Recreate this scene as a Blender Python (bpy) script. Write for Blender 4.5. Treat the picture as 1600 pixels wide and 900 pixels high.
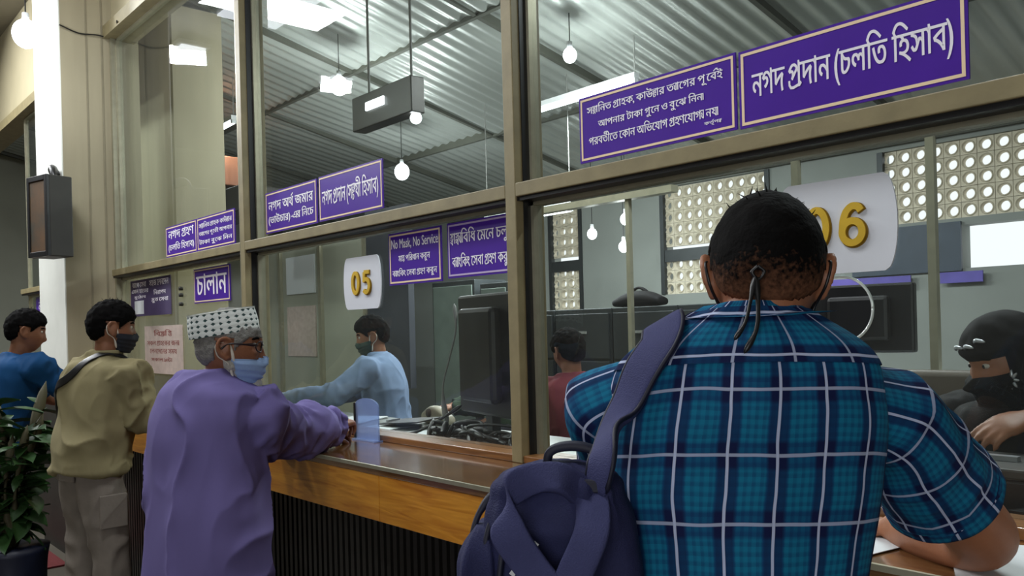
import bpy, bmesh, math, random
import numpy as np
from mathutils import Vector, Matrix

for _o in list(bpy.data.objects):
    bpy.data.objects.remove(_o)
SC = bpy.context.scene
COL = SC.collection
random.seed(7)
rng = np.random.default_rng(7)

# ------------------------------------------------------------------ camera
TH = math.radians(42.0)
ROLL = math.radians(1.5)
CAM = Vector((0.0, -1.91, 1.5))
_a = Vector((-math.cos(TH), math.sin(TH), 0.0))
_r = Vector((math.sin(TH), math.cos(TH), 0.0))
_u = Vector((0, 0, 1))
_m = Matrix((_r, _u, -_a)).transposed()
_cd = bpy.data.cameras.new('camera')
_cd.sensor_width = 36.0
_cd.lens = 36.0 * 1300.0 / 1600.0
_cd.shift_y = 59.0 / 1600.0
_cd.clip_start = 0.05
_cam = bpy.data.objects.new('camera', _cd)
_cam.matrix_world = Matrix.Translation(CAM) @ (_m @ Matrix.Rotation(-ROLL, 3, 'Z')).to_4x4()
COL.objects.link(_cam)
SC.camera = _cam

# ------------------------------------------------------------------ light
SC.view_settings.view_transform = 'Standard'
SC.view_settings.look = 'None'
SC.view_settings.gamma = 1.0
SC.view_settings.use_curve_mapping = False
SC.view_settings.exposure = -0.22
SC.cycles.use_denoising = True
SC.cycles.max_bounces = 8
SC.cycles.transparent_max_bounces = 24
SC.cycles.caustics_reflective = False
SC.cycles.caustics_refractive = False
SC.cycles.sample_clamp_indirect = 4.0

_w = bpy.data.worlds.new('daylight')
SC.world = _w
_w.use_nodes = True
_bg = _w.node_tree.nodes['Background']
_bg.inputs[0].default_value = (0.93, 0.96, 1.0, 1)
_bg.inputs[1].default_value = 1.6

def area(name, loc, target, sx, sy, power, col=(1, 1, 1)):
    d = bpy.data.lights.new(name, 'AREA')
    d.shape = 'RECTANGLE'; d.size = sx; d.size_y = sy; d.energy = power; d.color = col
    o = bpy.data.objects.new(name, d)
    o.location = loc
    o.rotation_euler = (Vector(target) - Vector(loc)).to_track_quat('-Z', 'Y').to_euler()
    COL.objects.link(o)
    return o
# daylight entering through the hall's windows (built below): two tall ones behind the camera
HALL_WIN = [(1.9, 2.0), (4.4, 2.0)]
for _x, _wd in HALL_WIN:
    area('hall_window_daylight', (_x, -6.38, 2.2), (_x - 2, 0, 1.4), _wd, 2.4, 70, (0.97, 0.98, 1.0))
ADDED_PANELS = [(-7.2, -1.7, 70), (-4.6, -1.7, 60), (-2.0, -1.7, 45), (-9.0, -3.39, 130), (-9.0, -1.57, 130)]      # unseen ceiling panels added to light the hall, fixtures built below
for _x, _y, _p in ADDED_PANELS:
    area('added_panel_light', (_x, _y, 4.52), (_x + (2.2 if _p > 100 else .01), _y + (1 if _p > 100 else 0), 0), (.36 if _p > 100 else 1.2), (.26 if _p > 100 else .6), _p, (0.97, 0.99, 1.0))

# ------------------------------------------------------------------ helpers
def lin(h):
    h = h.lstrip('#')
    v = [int(h[i:i + 2], 16) / 255 for i in (0, 2, 4)]
    return tuple([(c / 12.92 if c <= .04045 else ((c + .055) / 1.055) ** 2.4) for c in v] + [1.0])

def hashn(ix, iy, iz, seed):
    h = (ix * 374761393 + iy * 668265263 + iz * 2147483647 + seed * 1274126177) & 0xffffffff
    h = ((h ^ (h >> 13)) * 1274126177) & 0xffffffff
    h = h ^ (h >> 16)
    return (h & 0xffff) / 65535.0

def vnoise(p, seed=0):
    p = np.asarray(p, float)
    i = np.floor(p).astype(np.int64); f = p - i
    f = f * f * (3 - 2 * f)
    out = 0
    for dx in (0, 1):
        for dy in (0, 1):
            for dz in (0, 1):
                w = (f[:, 0] if dx else 1 - f[:, 0]) * (f[:, 1] if dy else 1 - f[:, 1]) * (f[:, 2] if dz else 1 - f[:, 2])
                out = out + w * hashn(i[:, 0] + dx, i[:, 1] + dy, i[:, 2] + dz, seed)
    return out

def ridge(p, seed=0):
    return 1 - np.abs(2 * vnoise(p, seed) - 1)

def nrm(v):
    v = np.asarray(v, float)
    return v / (np.linalg.norm(v) + 1e-12)

class Geo:
    """collects vertices, faces and uvs; build() links ONE mesh object"""
    def __init__(s):
        s.v = []; s.f = []; s.uv = []; s.n = 0
    def add(s, verts, faces, uvs=None):
        verts = np.asarray(verts, float).reshape(-1, 3)
        s.v.append(verts)
        for k, fc in enumerate(faces):
            s.f.append([i + s.n for i in fc])
            s.uv.append(uvs[k] if uvs is not None else None)
        s.n += len(verts)
        return s
    def box(s, lo, hi):
        x0, y0, z0 = lo; x1, y1, z1 = hi
        return s.add([(x0, y0, z0), (x1, y0, z0), (x1, y1, z0), (x0, y1, z0), (x0, y0, z1), (x1, y0, z1), (x1, y1, z1), (x0, y1, z1)],
                     [(0, 3, 2, 1), (4, 5, 6, 7), (0, 1, 5, 4), (1, 2, 6, 5), (2, 3, 7, 6), (3, 0, 4, 7)])
    def obox(s, c, ax, ay, az):
        c, ax, ay, az = [np.asarray(q, float) for q in (c, ax, ay, az)]
        vs = [c + i * ax + j * ay + k * az for k in (-1, 1) for j in (-1, 1) for i in (-1, 1)]
        return s.add(vs, [(0, 2, 3, 1), (4, 5, 7, 6), (0, 1, 5, 4), (1, 3, 7, 5), (3, 2, 6, 7), (2, 0, 4, 6)])
    def join(s, g):
        for vv in g.v: pass
        off = s.n
        s.v += g.v; s.n += g.n
        s.f += [[i + off for i in fc] for fc in g.f]; s.uv += g.uv
        return s
    def verts(s):
        return np.concatenate(s.v) if s.v else np.zeros((0, 3))
    def mesh(s, name, origin=(0, 0, 0), smooth=False):
        me = bpy.data.meshes.new(name)
        me.from_pydata((s.verts() - np.asarray(origin, float)).tolist(), [], s.f)
        if any(u is not None for u in s.uv):
            lay = me.uv_layers.new(name='UVMap')
            flat = []
            for fc, u in zip(s.f, s.uv):
                for q in range(len(fc)):
                    flat += (list(u[q]) if u is not None else [0.0, 0.0])
            lay.data.foreach_set('uv', flat)
        if smooth:
            me.polygons.foreach_set('use_smooth', [True] * len(me.polygons))
        me.update()
        return me

def link(name, me, mat=None, parent=None, loc=None):
    o = bpy.data.objects.new(name, me)
    COL.objects.link(o)
    if mat is not None and me is not None and not me.materials:
        me.materials.append(mat)
    if parent is not None: o.parent = parent
    if loc is not None: o.location = loc
    return o

def wloc(o):
    p = Vector((0, 0, 0))
    while o is not None:
        p += Vector(o.location); o = o.parent
    return p

def build(name, g, mat, parent=None, smooth=False, origin=None, bevel=0, seg=2):
    """g in WORLD coordinates; stored relative to its parent"""
    if parent is not None:
        og = wloc(parent); loc = (0, 0, 0)
    else:
        og = Vector(origin) if origin is not None else Vector(tuple(g.verts().mean(0)[:2]) + (g.verts()[:, 2].min(),))
        loc = og
    o = link(name, g.mesh(name, og, smooth), mat, parent, loc)
    if bevel:
        m = o.modifiers.new('bevel', 'BEVEL'); m.width = bevel; m.segments = seg; m.limit_method = 'ANGLE'; m.angle_limit = math.radians(40)
    return o

def tag(o, label=None, cat=None, group=None, kind=None):
    if label: o['label'] = label
    if cat: o['category'] = cat
    if group: o['group'] = group
    if kind: o['kind'] = kind
    return o

def thing(name, loc, label, cat, group=None):
    o = bpy.data.objects.new(name, None)
    o.empty_display_size = .1
    o.location = loc
    COL.objects.link(o)
    return tag(o, label, cat, group)

def struct(name, g, mat, bevel=0, smooth=False):
    o = build(name, g, mat, origin=(0, 0, 0), bevel=bevel, smooth=smooth)
    o['kind'] = 'structure'
    return o

def boxo(name, lo, hi, mat, parent=None, bevel=0):
    return build(name, Geo().box(lo, hi), mat, parent, bevel=bevel)

# --- lofts and tubes
def hermite(P, n):
    P = np.asarray(P, float)
    k = len(P)
    d = np.linalg.norm(np.diff(P[:, :3], axis=0), axis=1) + 1e-4
    t = np.concatenate([[0], np.cumsum(d)])
    T = np.zeros_like(P)
    T[0] = (P[1] - P[0]) / (t[1] - t[0]); T[-1] = (P[-1] - P[-2]) / (t[-1] - t[-2])
    for i in range(1, k - 1):
        d0 = (P[i] - P[i - 1]) / (t[i] - t[i - 1]); d1 = (P[i + 1] - P[i]) / (t[i + 1] - t[i])
        w = (t[i] - t[i - 1]) / (t[i + 1] - t[i - 1])
        T[i] = d0 * (1 - w) + d1 * w
    s = np.linspace(0, t[-1], n)
    idx = np.clip(np.searchsorted(t, s, side='right') - 1, 0, k - 2)
    h = (t[idx + 1] - t[idx])[:, None]; q = ((s - t[idx])[:, None]) / h
    return ((2 * q**3 - 3 * q**2 + 1) * P[idx] + (q**3 - 2 * q**2 + q) * h * T[idx] + (-2 * q**3 + 3 * q**2) * P[idx + 1] + (q**3 - q**2) * h * T[idx + 1]), s

def loft(rings, nu=32, nv=40, ex=2.0, disp=None, cap=(True, True), g=None, uv=True):
    """rings: (centre, half-axis X, half-axis Y). disp(u,v,ang)-> metres along the ring's radial direction"""
    g = g if g is not None else Geo()
    Q, s = hermite([np.concatenate([np.asarray(c, float), np.asarray(X, float), np.asarray(Y, float)]) for c, X, Y in rings], nv)
    ang = np.linspace(0, 2 * math.pi, nu, endpoint=False)
    ca, sa = np.cos(ang), np.sin(ang)
    ce = np.sign(ca) * np.abs(ca) ** (2 / ex); se = np.sign(sa) * np.abs(sa) ** (2 / ex)
    V = Q[:, None, 0:3] + ce[None, :, None] * Q[:, None, 3:6] + se[None, :, None] * Q[:, None, 6:9]
    rx = np.linalg.norm(Q[:, 3:6], axis=1).mean(); ry = np.linalg.norm(Q[:, 6:9], axis=1).mean()
    per = 2 * math.pi * math.sqrt((rx * rx + ry * ry) / 2)
    if disp is not None:
        U = np.repeat((ang / (2 * math.pi) * per)[None, :], nv, 0); VV = np.repeat(s[:, None], nu, 1)
        AA = np.repeat(ang[None, :], nv, 0)
        D = disp(U, VV, AA)
        rad = V - Q[:, None, 0:3]
        rad = rad / (np.linalg.norm(rad, axis=2, keepdims=True) + 1e-9)
        V = V + rad * D[:, :, None]
    mid = V[int(nv * .62)]; seg = np.linalg.norm(np.roll(mid, -1, 0) - mid, axis=1)
    acc = np.concatenate([[0], np.cumsum(seg)])
    verts = V.reshape(-1, 3)
    faces = []; uvs = []
    for j in range(nv - 1):
        for i in range(nu):
            i2 = (i + 1) % nu
            faces.append((j * nu + i, j * nu + i2, (j + 1) * nu + i2, (j + 1) * nu + i))
            u0 = acc[i]; u1 = acc[i + 1]
            uvs.append(((u0, s[j]), (u1, s[j]), (u1, s[j + 1]), (u0, s[j + 1])))
    ex_v = []
    n0 = len(verts)
    if cap[0]:
        ex_v.append(V[0].mean(0)); c = n0 + len(ex_v) - 1
        for i in range(nu):
            faces.append((c, (i + 1) % nu, i)); uvs.append(((0, 0), (0, 0), (0, 0)))
    if cap[1]:
        ex_v.append(V[-1].mean(0)); c = n0 + len(ex_v) - 1; b = (nv - 1) * nu
        for i in range(nu):
            faces.append((c, b + i, b + (i + 1) % nu)); uvs.append(((0, 0), (0, 0), (0, 0)))
    if ex_v: verts = np.concatenate([verts, np.array(ex_v)])
    return g.add(verts, faces, uvs)

def frames(P, hint):
    P = np.asarray(P, float)
    T = np.gradient(P, axis=0)
    out = []
    x = np.asarray(hint, float)
    for i in range(len(P)):
        t = nrm(T[i]); x = x - t * (x @ t)
        if np.linalg.norm(x) < 1e-3:
            x = np.cross(t, (0.3, 0.5, 0.8))
        x = nrm(x); y = np.cross(t, x)
        out.append((x, y))
    return out

def tube(P, R, nu=12, nv=None, hint=(0, 0, 1), round_ends=True, disp=None, g=None, flat=1.0, ex=2.0):
    """round tube through P with radius R at each point; flat scales the second axis"""
    P = [np.asarray(p, float) for p in P]
    R = list(R) if hasattr(R, '__len__') else [R] * len(P)
    if round_ends:
        d0 = nrm(P[0] - P[1]); d1 = nrm(P[-1] - P[-2])
        P = [P[0] + d0 * R[0] * .95, P[0] + d0 * R[0] * .7] + P + [P[-1] + d1 * R[-1] * .7, P[-1] + d1 * R[-1] * .95]
        R = [R[0] * .25, R[0] * .72] + R + [R[-1] * .72, R[-1] * .25]
    fr = frames(P, hint)
    rings = [(p, x * r, y * r * flat) for p, r, (x, y) in zip(P, R, fr)]
    return loft(rings, nu, nv or max(6, len(P) * 4), ex, disp, g=g)

def ribbon(P, W, side, th=.004, g=None, n=40):
    """flat strap through points P, half width W along the side vectors, with thickness"""
    fr = []
    P = [np.asarray(p, float) for p in P]
    sides = [nrm(s) for s in (side if hasattr(side[0], '__len__') else [side] * len(P))]
    W = W if hasattr(W, '__len__') else [W] * len(P)
    T = np.gradient(np.array(P), axis=0)
    rings = []
    for p, s, w, t in zip(P, sides, W, T):
        t = nrm(t); s = nrm(s - t * (s @ t))
        rings.append((p, s * w, np.cross(t, s) * th))
    return loft(rings, 16, n, 6.0, g=g)

def ellip(c, X, Y, Z, nu=24, nv=14, g=None):
    g = g if g is not None else Geo()
    c, X, Y, Z = [np.asarray(q, float) for q in (c, X, Y, Z)]
    vs = []; fs = []
    for j in range(nv + 1):
        ph = math.pi * j / nv
        for i in range(nu):
            a = 2 * math.pi * i / nu
            vs.append(c + X * math.sin(ph) * math.cos(a) + Y * math.sin(ph) * math.sin(a) + Z * math.cos(ph))
    for j in range(nv):
        for i in range(nu):
            i2 = (i + 1) % nu
            fs.append((j * nu + i, (j + 1) * nu + i, (j + 1) * nu + i2, j * nu + i2))
    return g.add(vs, fs)

def cyl(p0, p1, r0, r1=None, nu=16, g=None):
    g = g if g is not None else Geo()
    p0, p1 = np.asarray(p0, float), np.asarray(p1, float)
    r1 = r0 if r1 is None else r1
    t = nrm(p1 - p0); x = nrm(np.cross(t, (0.31, 0.52, 0.8))); y = np.cross(t, x)
    vs = [p0 + (x * math.cos(a) + y * math.sin(a)) * r0 for a in np.linspace(0, 2 * math.pi, nu, endpoint=False)]
    vs += [p1 + (x * math.cos(a) + y * math.sin(a)) * r1 for a in np.linspace(0, 2 * math.pi, nu, endpoint=False)]
    fs = [(i, (i + 1) % nu, nu + (i + 1) % nu, nu + i) for i in range(nu)]
    fs += [tuple(range(nu - 1, -1, -1)), tuple(range(nu, 2 * nu))]
    return g.add(vs, fs)

def remesh(g, voxel, smooth=3, factor=.5, disp=None):
    """fuse overlapping closed shapes into one continuous skin"""
    me = g.mesh('tmp')
    o = bpy.data.objects.new('tmp', me); COL.objects.link(o)
    m = o.modifiers.new('r', 'REMESH'); m.mode = 'VOXEL'; m.voxel_size = voxel
    if smooth:
        s = o.modifiers.new('s', 'SMOOTH'); s.iterations = smooth; s.factor = factor
    dg = bpy.context.evaluated_depsgraph_get()
    out = bpy.data.meshes.new_from_object(o.evaluated_get(dg))
    bpy.data.objects.remove(o); bpy.data.meshes.remove(me)
    n = len(out.vertices)
    co = np.empty(n * 3); out.vertices.foreach_get('co', co); co = co.reshape(-1, 3)
    if disp is not None:
        no = np.empty(n * 3); out.vertices.foreach_get('normal', no); no = no.reshape(-1, 3)
        co = co + no * disp(co)[:, None]
        out.vertices.foreach_set('co', co.ravel())
    out.polygons.foreach_set('use_smooth', [True] * len(out.polygons))
    out.update()
    return out

def place_mesh(name, me, mat, parent):
    """mesh in world coordinates -> child of parent"""
    me.transform(Matrix.Translation(-wloc(parent)))
    me.materials.clear(); me.materials.append(mat)
    me.name = name
    return link(name, me, None, parent)

def copy_tree(o, parent=None):
    c = o.copy(); COL.objects.link(c); c.parent = parent
    for ch in o.children:
        copy_tree(ch, c)
    return c

# ------------------------------------------------------------------ materials
def newmat(name):
    m = bpy.data.materials.new(name); m.use_nodes = True
    nt = m.node_tree
    return m, nt, nt.nodes['Principled BSDF'], nt.nodes['Material Output']

def nd(nt, t, **kw):
    n = nt.nodes.new(t)
    for k, v in kw.items(): setattr(n, k, v)
    return n

def ramp(nt, pts):
    n = nt.nodes.new('ShaderNodeValToRGB')
    e = n.color_ramp.elements
    while len(e) < len(pts): e.new(0.5)
    for q, (p, c) in zip(e, pts):
        q.position = p; q.color = c
    return n

def mat(name, col, rough=.6, metal=0.0, var=.12, scale=8.0, bump=0.0, bscale=60.0, stretch=(1, 1, 1), coat=0.0, sub=0.0, spec=.5, col2=None):
    """one colour with procedural mottling and fine relief"""
    m, nt, b, out = newmat(name)
    c = lin(col) if isinstance(col, str) else col
    tc = nd(nt, 'ShaderNodeTexCoord'); mp = nd(nt, 'ShaderNodeMapping'); mp.inputs['Scale'].default_value = stretch
    nt.links.new(tc.outputs['Object'], mp.inputs[0])
    nz = nd(nt, 'ShaderNodeTexNoise'); nz.inputs['Scale'].default_value = scale; nz.inputs['Detail'].default_value = 5
    nt.links.new(mp.outputs[0], nz.inputs['Vector'])
    if col2: hi = lin(col2); lo = c
    else:
        lo = tuple(max(0, q * (1 - var)) for q in c[:3]) + (1,); hi = tuple(min(1, q * (1 + var)) for q in c[:3]) + (1,)
    rp = ramp(nt, [(.3, lo), (.7, hi)])
    nt.links.new(nz.outputs['Fac'], rp.inputs[0]); nt.links.new(rp.outputs[0], b.inputs['Base Color'])
    b.inputs['Roughness'].default_value = rough; b.inputs['Metallic'].default_value = metal
    b.inputs['Coat Weight'].default_value = coat; b.inputs['Coat Roughness'].default_value = .15
    b.inputs['Specular IOR Level'].default_value = spec
    if sub:
        b.inputs['Subsurface Weight'].default_value = sub
        b.inputs['Subsurface Radius'].default_value = (.012, .005, .003)
    if bump:
        n2 = nd(nt, 'ShaderNodeTexNoise'); n2.inputs['Scale'].default_value = bscale; n2.inputs['Detail'].default_value = 4
        nt.links.new(mp.outputs[0], n2.inputs['Vector'])
        bp = nd(nt, 'ShaderNodeBump'); bp.inputs['Strength'].default_value = bump; bp.inputs['Distance'].default_value = .01
        nt.links.new(n2.outputs['Fac'], bp.inputs['Height']); nt.links.new(bp.outputs[0], b.inputs['Normal'])
    return m

def emit(name, col, strength):
    m, nt, b, out = newmat(name)
    nt.nodes.remove(b)
    e = nd(nt, 'ShaderNodeEmission'); e.inputs[0].default_value = lin(col); e.inputs[1].default_value = strength
    nt.links.new(e.outputs[0], out.inputs[0])
    return m

def wood(name, c1, c2, rough=.35, axis='x', coat=.3):
    m, nt, b, out = newmat(name)
    tc = nd(nt, 'ShaderNodeTexCoord'); mp = nd(nt, 'ShaderNodeMapping')
    mp.inputs['Scale'].default_value = (1.2, 9, 14) if axis == 'x' else (14, 9, 1.2)
    nt.links.new(tc.outputs['Object'], mp.inputs[0])
    nz = nd(nt, 'ShaderNodeTexNoise'); nz.inputs['Scale'].default_value = 3; nz.inputs['Detail'].default_value = 8; nz.inputs['Distortion'].default_value = 1.2
    nt.links.new(mp.outputs[0], nz.inputs['Vector'])
    rp = ramp(nt, [(.28, lin(c1)), (.72, lin(c2))])
    nt.links.new(nz.outputs['Fac'], rp.inputs[0]); nt.links.new(rp.outputs[0], b.inputs['Base Color'])
    b.inputs['Roughness'].default_value = rough; b.inputs['Coat Weight'].default_value = coat; b.inputs['Coat Roughness'].default_value = .12
    return m

def glassmat(name, tint, dust=.05, rough=.015, dcol=(.62, .66, .64, 1)):
    m, nt, b, out = newmat(name)
    nt.nodes.remove(b)
    tr = nd(nt, 'ShaderNodeBsdfTransparent'); tr.inputs[0].default_value = tint
    df = nd(nt, 'ShaderNodeBsdfDiffuse'); df.inputs[0].default_value = dcol
    gl = nd(nt, 'ShaderNodeBsdfGlossy'); gl.inputs['Roughness'].default_value = rough
    fr = nd(nt, 'ShaderNodeFresnel'); fr.inputs[0].default_value = 1.42
    m1 = nd(nt, 'ShaderNodeMixShader'); m2 = nd(nt, 'ShaderNodeMixShader')
    tc = nd(nt, 'ShaderNodeTexCoord'); nz = nd(nt, 'ShaderNodeTexNoise'); nz.inputs['Scale'].default_value = 2.2; nz.inputs['Detail'].default_value = 6
    nt.links.new(tc.outputs['Object'], nz.inputs['Vector'])
    mu = nd(nt, 'ShaderNodeMath', operation='MULTIPLY'); mu.inputs[1].default_value = dust * 2
    nt.links.new(nz.outputs['Fac'], mu.inputs[0]); nt.links.new(mu.outputs[0], m1.inputs[0])
    nt.links.new(tr.outputs[0], m1.inputs[1]); nt.links.new(df.outputs[0], m1.inputs[2])
    ge = nd(nt, 'ShaderNodeNewGeometry'); fb = nd(nt, 'ShaderNodeMath', operation='SUBTRACT'); fb.inputs[0].default_value = 1.0
    nt.links.new(ge.outputs['Backfacing'], fb.inputs[1])
    fm = nd(nt, 'ShaderNodeMath', operation='MULTIPLY'); nt.links.new(fr.outputs[0], fm.inputs[0]); nt.links.new(fb.outputs[0], fm.inputs[1])
    nt.links.new(fm.outputs[0], m2.inputs[0]); nt.links.new(m1.outputs[0], m2.inputs[1]); nt.links.new(gl.outputs[0], m2.inputs[2])
    nt.links.new(m2.outputs[0], out.inputs[0])
    return m

def plaid(name):
    """teal and navy check with thin white lines; uv in metres"""
    m, nt, b, out = newmat(name)
    uv = nd(nt, 'ShaderNodeUVMap'); sp = nd(nt, 'ShaderNodeSeparateXYZ')
    wn = nd(nt, 'ShaderNodeTexNoise'); wn.inputs['Scale'].default_value = 7; nt.links.new(uv.outputs[0], wn.inputs['Vector'])
    wa = nd(nt, 'ShaderNodeVectorMath', operation='MULTIPLY_ADD'); wa.inputs[1].default_value = (.014, .014, 0)
    nt.links.new(wn.outputs['Color'], wa.inputs[0]); nt.links.new(uv.outputs[0], wa.inputs[2])
    nt.links.new(wa.outputs[0], sp.inputs[0])
    def M(op, a, c=None):
        n = nd(nt, 'ShaderNodeMath', operation=op)
        for k, q in enumerate((a, c)):
            if q is None: continue
            if hasattr(q, 'links') or hasattr(q, 'is_linked'): nt.links.new(q, n.inputs[k])
            else: n.inputs[k].default_value = q
        return n.outputs[0]
    def axis(o, period):
        fr = M('FRACT', M('MULTIPLY', o, 1 / period))
        return M('ABSOLUTE', M('SUBTRACT', fr, .5))          # 0 in the cell middle .5 at its ends
    du, dv = axis(sp.outputs[0], .066), axis(sp.outputs[1], .088)
    def sm(x, lo, hi):
        n = nd(nt, 'ShaderNodeMapRange', interpolation_type='SMOOTHSTEP')
        nt.links.new(x, n.inputs[0]); n.inputs[1].default_value = lo; n.inputs[2].default_value = hi
        return n.outputs[0]
    lu, lv = sm(du, .464, .476), sm(dv, .470, .481)
    tu, tv = sm(du, .34, .24), sm(dv, .34, .26)
    # finer stripes inside the teal bands
    fu = M('FRACT', M('MULTIPLY', sp.outputs[0], 1 / .011)); fv = M('FRACT', M('MULTIPLY', sp.outputs[1], 1 / .0125))
    st = M('MULTIPLY', M('ADD', sm(fu, .3, .6), sm(fv, .3, .6)), .5)
    base = M('ADD', M('MULTIPLY', tu, .52), M('MULTIPLY', tv, .26))
    base = M('MULTIPLY', base, M('ADD', M('MULTIPLY', st, .45), .70))
    rp = ramp(nt, [(0.0, lin('#0f1a44')), (.45, lin('#0e4570')), (1.0, lin('#127a9c'))])
    nt.links.new(base, rp.inputs[0])
    wl = M('MAXIMUM', M('MULTIPLY', lu, .88), M('MULTIPLY', lv, .62))
    mx = nd(nt, 'ShaderNodeMix', data_type='RGBA')
    nt.links.new(wl, mx.inputs[0]); nt.links.new(rp.outputs[0], mx.inputs[6]); mx.inputs[7].default_value = lin('#c3cdea')
    nt.links.new(mx.outputs[2], b.inputs['Base Color'])
    b.inputs['Roughness'].default_value = .85; b.inputs['Specular IOR Level'].default_value = .2
    tc = nd(nt, 'ShaderNodeTexCoord'); nz = nd(nt, 'ShaderNodeTexNoise'); nz.inputs['Scale'].default_value = 30
    nt.links.new(tc.outputs['Object'], nz.inputs['Vector'])
    bp = nd(nt, 'ShaderNodeBump'); bp.inputs['Strength'].default_value = .25; bp.inputs['Distance'].default_value = .01
    nt.links.new(nz.outputs['Fac'], bp.inputs['Height']); nt.links.new(bp.outputs[0], b.inputs['Normal'])
    return m

def dotcloth(name):
    """white knit with rows of small dark green diamonds; uv in metres"""
    m, nt, b, out = newmat(name)
    uv = nd(nt, 'ShaderNodeUVMap')
    mp = nd(nt, 'ShaderNodeMapping'); mp.inputs['Scale'].default_value = (1 / .026, 1 / .017, 1)
    nt.links.new(uv.outputs[0], mp.inputs[0])
    vo = nd(nt, 'ShaderNodeTexVoronoi', feature='F1', distance='MANHATTAN'); vo.voronoi_dimensions = '2D'
    vo.inputs['Scale'].default_value = 1; vo.inputs['Randomness'].default_value = .18
    nt.links.new(mp.outputs[0], vo.inputs['Vector'])
    rp = ramp(nt, [(.26, lin('#2c4444')), (.36, lin('#d9dedb'))])
    nt.links.new(vo.outputs['Distance'], rp.inputs[0]); nt.links.new(rp.outputs[0], b.inputs['Base Color'])
    bp = nd(nt, 'ShaderNodeBump'); bp.inputs['Strength'].default_value = .4; bp.inputs['Distance'].default_value = .003
    nt.links.new(vo.outputs['Distance'], bp.inputs['Height']); nt.links.new(bp.outputs[0], b.inputs['Normal'])
    b.inputs['Roughness'].default_value = .9
    return m

def fademat(name, dark, skin):
    """short hair thinning into skin; vertex attribute 'fade' says how thick the hair stands"""
    m, nt, b, out = newmat(name)
    at = nd(nt, 'ShaderNodeAttribute', attribute_name='fade')
    tc = nd(nt, 'ShaderNodeTexCoord'); nz = nd(nt, 'ShaderNodeTexNoise'); nz.inputs['Scale'].default_value = 140; nz.inputs['Detail'].default_value = 3
    nt.links.new(tc.outputs['Object'], nz.inputs['Vector'])
    ad = nd(nt, 'ShaderNodeMath', operation='MULTIPLY_ADD'); ad.inputs[1].default_value = .5
    nt.links.new(nz.outputs['Fac'], ad.inputs[0]); nt.links.new(at.outputs['Fac'], ad.inputs[2])
    rp = ramp(nt, [(.28, lin(skin)), (.55, lin(dark))])
    nt.links.new(ad.outputs[0], rp.inputs[0]); nt.links.new(rp.outputs[0], b.inputs['Base Color'])
    bp = nd(nt, 'ShaderNodeBump'); bp.inputs['Strength'].default_value = .5; bp.inputs['Distance'].default_value = .004
    nt.links.new(nz.outputs['Fac'], bp.inputs['Height']); nt.links.new(bp.outputs[0], b.inputs['Normal'])
    b.inputs['Roughness'].default_value = .85; b.inputs['Specular IOR Level'].default_value = .1
    return m

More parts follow.
